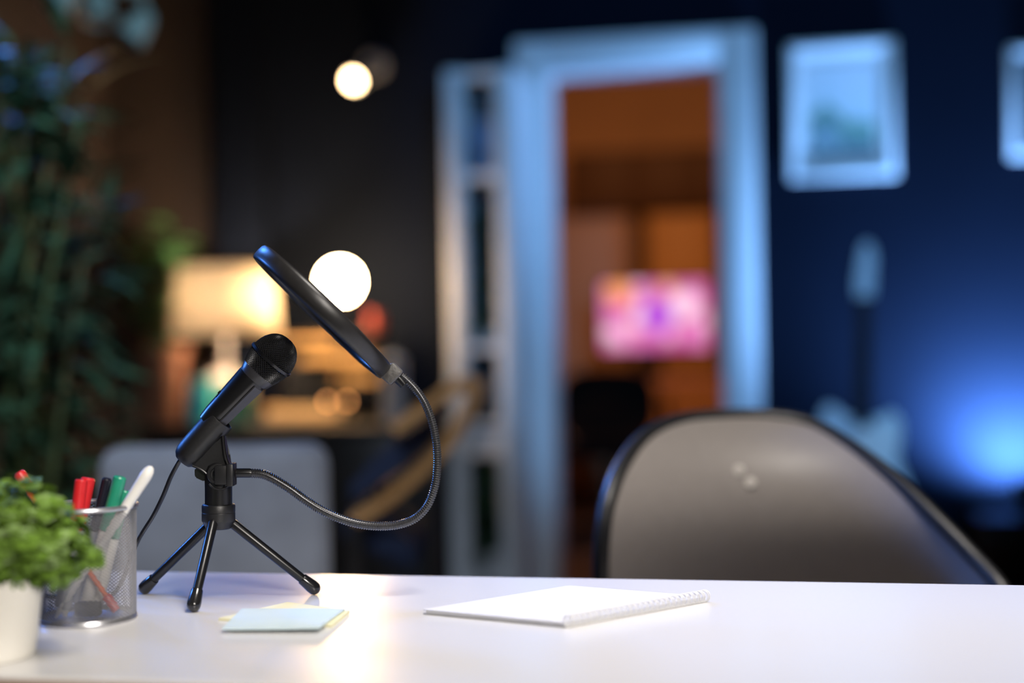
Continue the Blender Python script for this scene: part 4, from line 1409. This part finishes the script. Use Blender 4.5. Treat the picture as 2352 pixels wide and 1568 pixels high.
# ------------------------------------------------------------------ blue uplight on a dark cabinet at the right
SPY = 5.0
k0 = W(2248, 1190, SPY)
kz = k0.z
sc_ = thing('side_cabinet', Vector((k0.x + .3, 5.14, 0)), 'dark low cabinet under the blue uplight by the right edge', 'cabinet')
bm = NB(); box2(bm, (k0.x, SPY - .02, kz - .025), (k0.x + .62, YB - .03, kz), .003); obj('top', bm, DARKWOOD, sc_)
bm = NB(); box2(bm, (k0.x + .01, SPY, .06), (k0.x + .61, YB - .03, kz - .025)); obj('carcass', bm, DARKWOOD, sc_)
for k in range(2):
    bm = NB(); box2(bm, (k0.x + .013 + .3 * k, SPY - .018, .065), (k0.x + .307 + .3 * k, SPY, kz - .03), .003); d_ = obj('door', bm, DARKWOOD, sc_)
for x in (k0.x + .05, k0.x + .57):
    for y in (SPY + .05, YB - .08):
        bm = NB(); lathe(bm, Vector((x, y, 0)), UZ, [(0, .015), (.06, .02)], 10); obj('leg', bm, DARKWOOD, sc_)
uq = W(2362, 1120, YB - 0.27)
ul = thing('uplight', Vector((uq.x, YB - 0.27, kz)), 'black stage lamp throwing blue light up the wall at the right edge', 'lamp')
p = ROOTLOC[ul.name]
bm = NB(); lathe(bm, p, UZ, [(0, .001), (0, .05), (.012, .05), (.016, .02), (.05, .018)], 24); obj('base', bm, BLK, ul)
ua = Vector((-0.05, 0.5, 0.6)).normalized()
bm = NB(); lathe(bm, p + UZ * .05, ua, [(-.02, .001), (-.02, .03), (.0, .04), (.06, .045), (.06, .04), (.045, .038), (.045, .001)], 24); hd_ = obj('lamp_head', bm, BLK, ul)
bm = NB(); lathe(bm, p + UZ * .05 + ua * .047, ua, [(0, .001), (0, .036), (.003, .034), (.005, .001)], 24); obj('lens', bm, mat('blue_lens_glow', (.1, .3, 1), .3, emit=(0.08, 0.3, 1.0), es=6), hd_)
spot('uplight_beam', p + UZ * .05 + ua * .075, p + UZ * .05 + ua * .075 + Vector((-0.05, .5, .72)), 620, (0.20, 0.46, 1.0), 150, 1.0, .03)

# ------------------------------------------------------------------ next room contents
MY = 7.75
md = (W(1505, 725, MY) - CAMP).dot(H)
mx0, mx1 = W(1384, 725, MY).x, W(1628, 725, MY).x
mz1, mz0 = W(1505, 648, MY).z, W(1505, 802, MY).z
dkz = W(1540, 872, MY - .2).z
dk2 = thing('computer_desk', Vector(((mx0 + mx1) / 2 + .1, MY - .05, 0)), 'wooden desk carrying the glowing screen in the room beyond the doorway', 'desk')
OW = wood('amber_wood', (0.46, 0.26, 0.12), (0.54, 0.31, 0.14), 0.5, 4, 'X')
bm = NB(); box2(bm, (mx0 - .35, MY - .4, dkz - .03), (mx1 + .5, MY + .3, dkz), .004); obj('tabletop', bm, OW, dk2)
bm = NB(); box2(bm, (mx0 + .25, MY - .425, .0), (mx1 + .46, MY - .405, dkz - .002)); obj('front_panel', bm, OW, dk2)
for x in (mx0 - .31, mx1 + .46):
    bm = NB(); box2(bm, (x - .02, MY - .33, 0), (x + .02, MY + .28, dkz - .03)); obj('side_panel', bm, OW, dk2)
mo = thing('computer_monitor', Vector(((mx0 + mx1) / 2, MY, dkz)), 'screen glowing pink and purple on the desk beyond the doorway', 'monitor')
bm = NB(); box2(bm, (mx0 - .012, MY, mz0 - .012), (mx1 + .012, MY + .03, mz1 + .012), .004); obj('housing', bm, BLK, mo)
m = bpy.data.materials.new('screen_glow')
m.use_nodes = True
nt = m.node_tree
nt.nodes.remove(nt.nodes['Principled BSDF'])
em = nt.nodes.new('ShaderNodeEmission')
tc = nt.nodes.new('ShaderNodeTexCoord')
mpn = nt.nodes.new('ShaderNodeMapping')
mpn.inputs['Scale'].default_value = (1.6, 1, 1)
nt.links.new(tc.outputs['Generated'], mpn.inputs[0])
vo = nt.nodes.new('ShaderNodeTexVoronoi')
vo.feature = 'SMOOTH_F1'
vo.inputs['Scale'].default_value = 4.0
nt.links.new(mpn.outputs[0], vo.inputs['Vector'])
rp = nt.nodes.new('ShaderNodeValToRGB')
el = rp.color_ramp.elements
el[0].position, el[0].color = 0.1, (1.0, 0.72, 0.84, 1)
el[1].position, el[1].color = 0.75, (0.5, 0.03, 0.28, 1)
e_ = el.new(0.42); e_.color = (0.78, 0.22, 0.50, 1)
nt.links.new(vo.outputs['Distance'], rp.inputs[0])


def blob(cx_, cz_, r_, col_, prev):
    sub = nt.nodes.new('ShaderNodeVectorMath'); sub.operation = 'SUBTRACT'; sub.inputs[1].default_value = (cx_ * 1.6, 0.5, cz_)
    nt.links.new(mpn.outputs[0], sub.inputs[0])
    mul = nt.nodes.new('ShaderNodeVectorMath'); mul.operation = 'MULTIPLY'; mul.inputs[1].default_value = (1, 0, 1)
    nt.links.new(sub.outputs[0], mul.inputs[0])
    ln = nt.nodes.new('ShaderNodeVectorMath'); ln.operation = 'LENGTH'
    nt.links.new(mul.outputs[0], ln.inputs[0])
    mr = nt.nodes.new('ShaderNodeMapRange')
    mr.interpolation_type = 'SMOOTHSTEP'
    mr.inputs['From Min'].default_value = r_
    mr.inputs['From Max'].default_value = r_ * 0.6
    nt.links.new(ln.outputs['Value'], mr.inputs['Value'])
    mx = nt.nodes.new('ShaderNodeMix'); mx.data_type = 'RGBA'
    nt.links.new(mr.outputs[0], mx.inputs[0])
    nt.links.new(prev, mx.inputs[6])
    mx.inputs[7].default_value = (*col_, 1)
    return mx.outputs[2]


c_ = rp.outputs[0]
c_ = blob(0.16, 0.86, 0.22, (1.0, 0.36, 0.06), c_)
c_ = blob(0.62, 0.92, 0.13, (1.0, 0.45, 0.25), c_)
c_ = blob(0.35, 0.45, 0.2, (1.0, 0.62, 0.72), c_)
c_ = blob(0.75, 0.62, 0.24, (1.0, 0.66, 0.82), c_)
c_ = blob(0.52, 0.5, 0.31, (0.45, 0.08, 0.66), c_)
nt.links.new(c_, em.inputs[0])
em.inputs[1].default_value = 1.15
nt.links.new(em.outputs[0], nt.nodes['Material Output'].inputs[0])
bm = NB(); box2(bm, (mx0, MY - .003, mz0), (mx1, MY - .0002, mz1)); obj('screen', bm, m, mo, 0, label='glowing pink and purple abstract picture')
mxc = (mx0 + mx1) / 2
bm = NB(); box2(bm, (mxc - .03, MY + .03, dkz + .01), (mxc + .03, MY + .045, mz0 + .1)); obj('stand_neck', bm, BLK, mo)
bm = NB(); box2(bm, (mxc - .12, MY - .07, dkz), (mxc + .12, MY + .11, dkz + .01), .003); obj('stand_foot', bm, BLK, mo)
# office chair
OY = 6.45
oc_ = W(1395, 1000, OY)
och = thing('office_chair', Vector((oc_.x, OY, 0)), 'black office chair with tall curved back in front of the far desk', 'chair')
p = ROOTLOC[och.name]
obk = mat('office_black', (0.006, 0.004, 0.003), 0.95, spec=0.1)
otop = W(1390, 846, OY).z
ohw = (W(1500, 1000, OY).x - W(1290, 1000, OY).x) / 2
bm = NB()
ovl = []
for k in range(28):
    a = 2 * PI * k / 28
    cx_, sx_ = math.cos(a), math.sin(a)
    ovl.append((ohw * 1.08 * abs(cx_) ** .6 * (1 if cx_ > 0 else -1), abs(sx_) ** .7 * (1 if sx_ > 0 else -1)))
zc_, zh_ = (otop + .5) / 2, (otop - .5) / 2
rows = []
for dy, f in ((-.03, .8), (-.045, .97), (0, 1.0), (.04, .95), (.05, .8)):
    rows.append([bm.verts.new(p + Vector((x * f, dy - .05 * (1 - (x / ohw) ** 2) + .05, zc_ + z * zh_ * f))) for x, z in ovl])
for a_, b_ in zip(rows, rows[1:]):
    for i in range(28):
        bm.faces.new((a_[i], a_[(i + 1) % 28], b_[(i + 1) % 28], b_[i]))
bm.faces.new(rows[0]); bm.faces.new(rows[-1][::-1])
obj('backrest', bm, obk, och)
bm = NB(); box(bm, p + Vector((0, .22, .46)), (ohw * 2.1, .44, .08), None, .03, 3); obj('seat', bm, obk, och)
bm = NB(); lathe(bm, p + Vector((0, .2, .06)), UZ, [(0, .03), (.1, .028), (.36, .022)], 14); obj('gas_column', bm, obk, och)
bm = NB(); tube(bm, [p + Vector((0, .06, .6)), p + Vector((0, .1, .44)), p + Vector((0, .2, .42))], .02, 8); obj('back_bracket', bm, obk, och)
for k in range(5):
    a = 2 * PI * k / 5
    dd = Vector((math.cos(a), math.sin(a), 0))
    c0_ = p + Vector((0, .2, 0))
    bm = NB(); tube(bm, [c0_ + UZ * .09, c0_ + dd * .28 + UZ * .06], [.02, .014], 8); ba = obj('base_arm', bm, obk, och)
    bm = NB(); sphere(bm, c0_ + dd * .28 + UZ * .027, .027, 12, 8); obj('caster', bm, obk, ba)
for s in (-1, 1):
    x = s * (ohw + .02)
    bm = NB(); tube(bm, catmull([p + Vector((x * .8, .2, .44)), p + Vector((x * 1.1, .2, .55)), p + Vector((x * 1.1, .2, .66)), p + Vector((x * 1.1, .05, .68)), p + Vector((x * 1.1, .38, .68))], 4), .016, 8); obj('armrest', bm, obk, och)
# wardrobe and dark overhead cabinet on the far wall
wx0, wxm, wx1 = W(1280, 700, 8.5).x, W(1480, 700, 8.5).x, W(1648, 700, 8.5).x
wzt = W(1480, 486, 8.5).z
wz2 = W(1480, 345, 8.5).z
wb = thing('wardrobe', Vector(((wx0 + wx1) / 2, 8.75, 0)), 'tall tan wardrobe with two plain doors behind the glowing screen', 'wardrobe')
WT = mat('laminate_shaded', (0.36, 0.23, 0.12), 0.55, var=0.06, scale=4)
WT2 = mat('laminate_lit', (0.55, 0.34, 0.13), 0.5, var=0.06, scale=4)  # brighter lit copy of the laminate; the other door carries the shaded one
bm = NB(); box2(bm, (wx0, 8.53, 0), (wx1, YE - .005, wzt)); obj('carcass', bm, mat('wardrobe_dark_board', (0.08, 0.045, 0.028), 0.6), wb)
bm = NB(); box2(bm, (wx0 + .005, 8.50, .05), (wxm - .075, 8.53, wzt - .01), .003); obj('door', bm, WT, wb)
bm = NB(); box2(bm, (wxm + .03, 8.50, .05), (wx1 - .005, 8.53, wzt - .01), .003); obj('door', bm, WT2, wb, label='door coloured brighter amber as if lit')
oh = thing('overhead_cabinet', Vector(((wx0 + wx1) / 2, 8.7, wzt)), 'dark brown cabinet box resting on top of the tan wardrobe', 'cabinet')
DB = mat('dark_brown_board', (0.07, 0.035, 0.02), 0.6, var=0.08)
bm = NB(); box2(bm, (wx0 + .08, 8.46, wzt), (wx1 + .3, YE - .005, wz2)); obj('carcass', bm, DB, oh)
for k in range(3):
    w_ = (wx1 + .3 - wx0 - .08) / 3
    bm = NB(); box2(bm, (wx0 + .08 + w_ * k + .003, 8.44, wzt + .003), (wx0 + .08 + w_ * (k + 1) - .003, 8.46, wz2 - .003), .002); obj('door', bm, DB, oh)
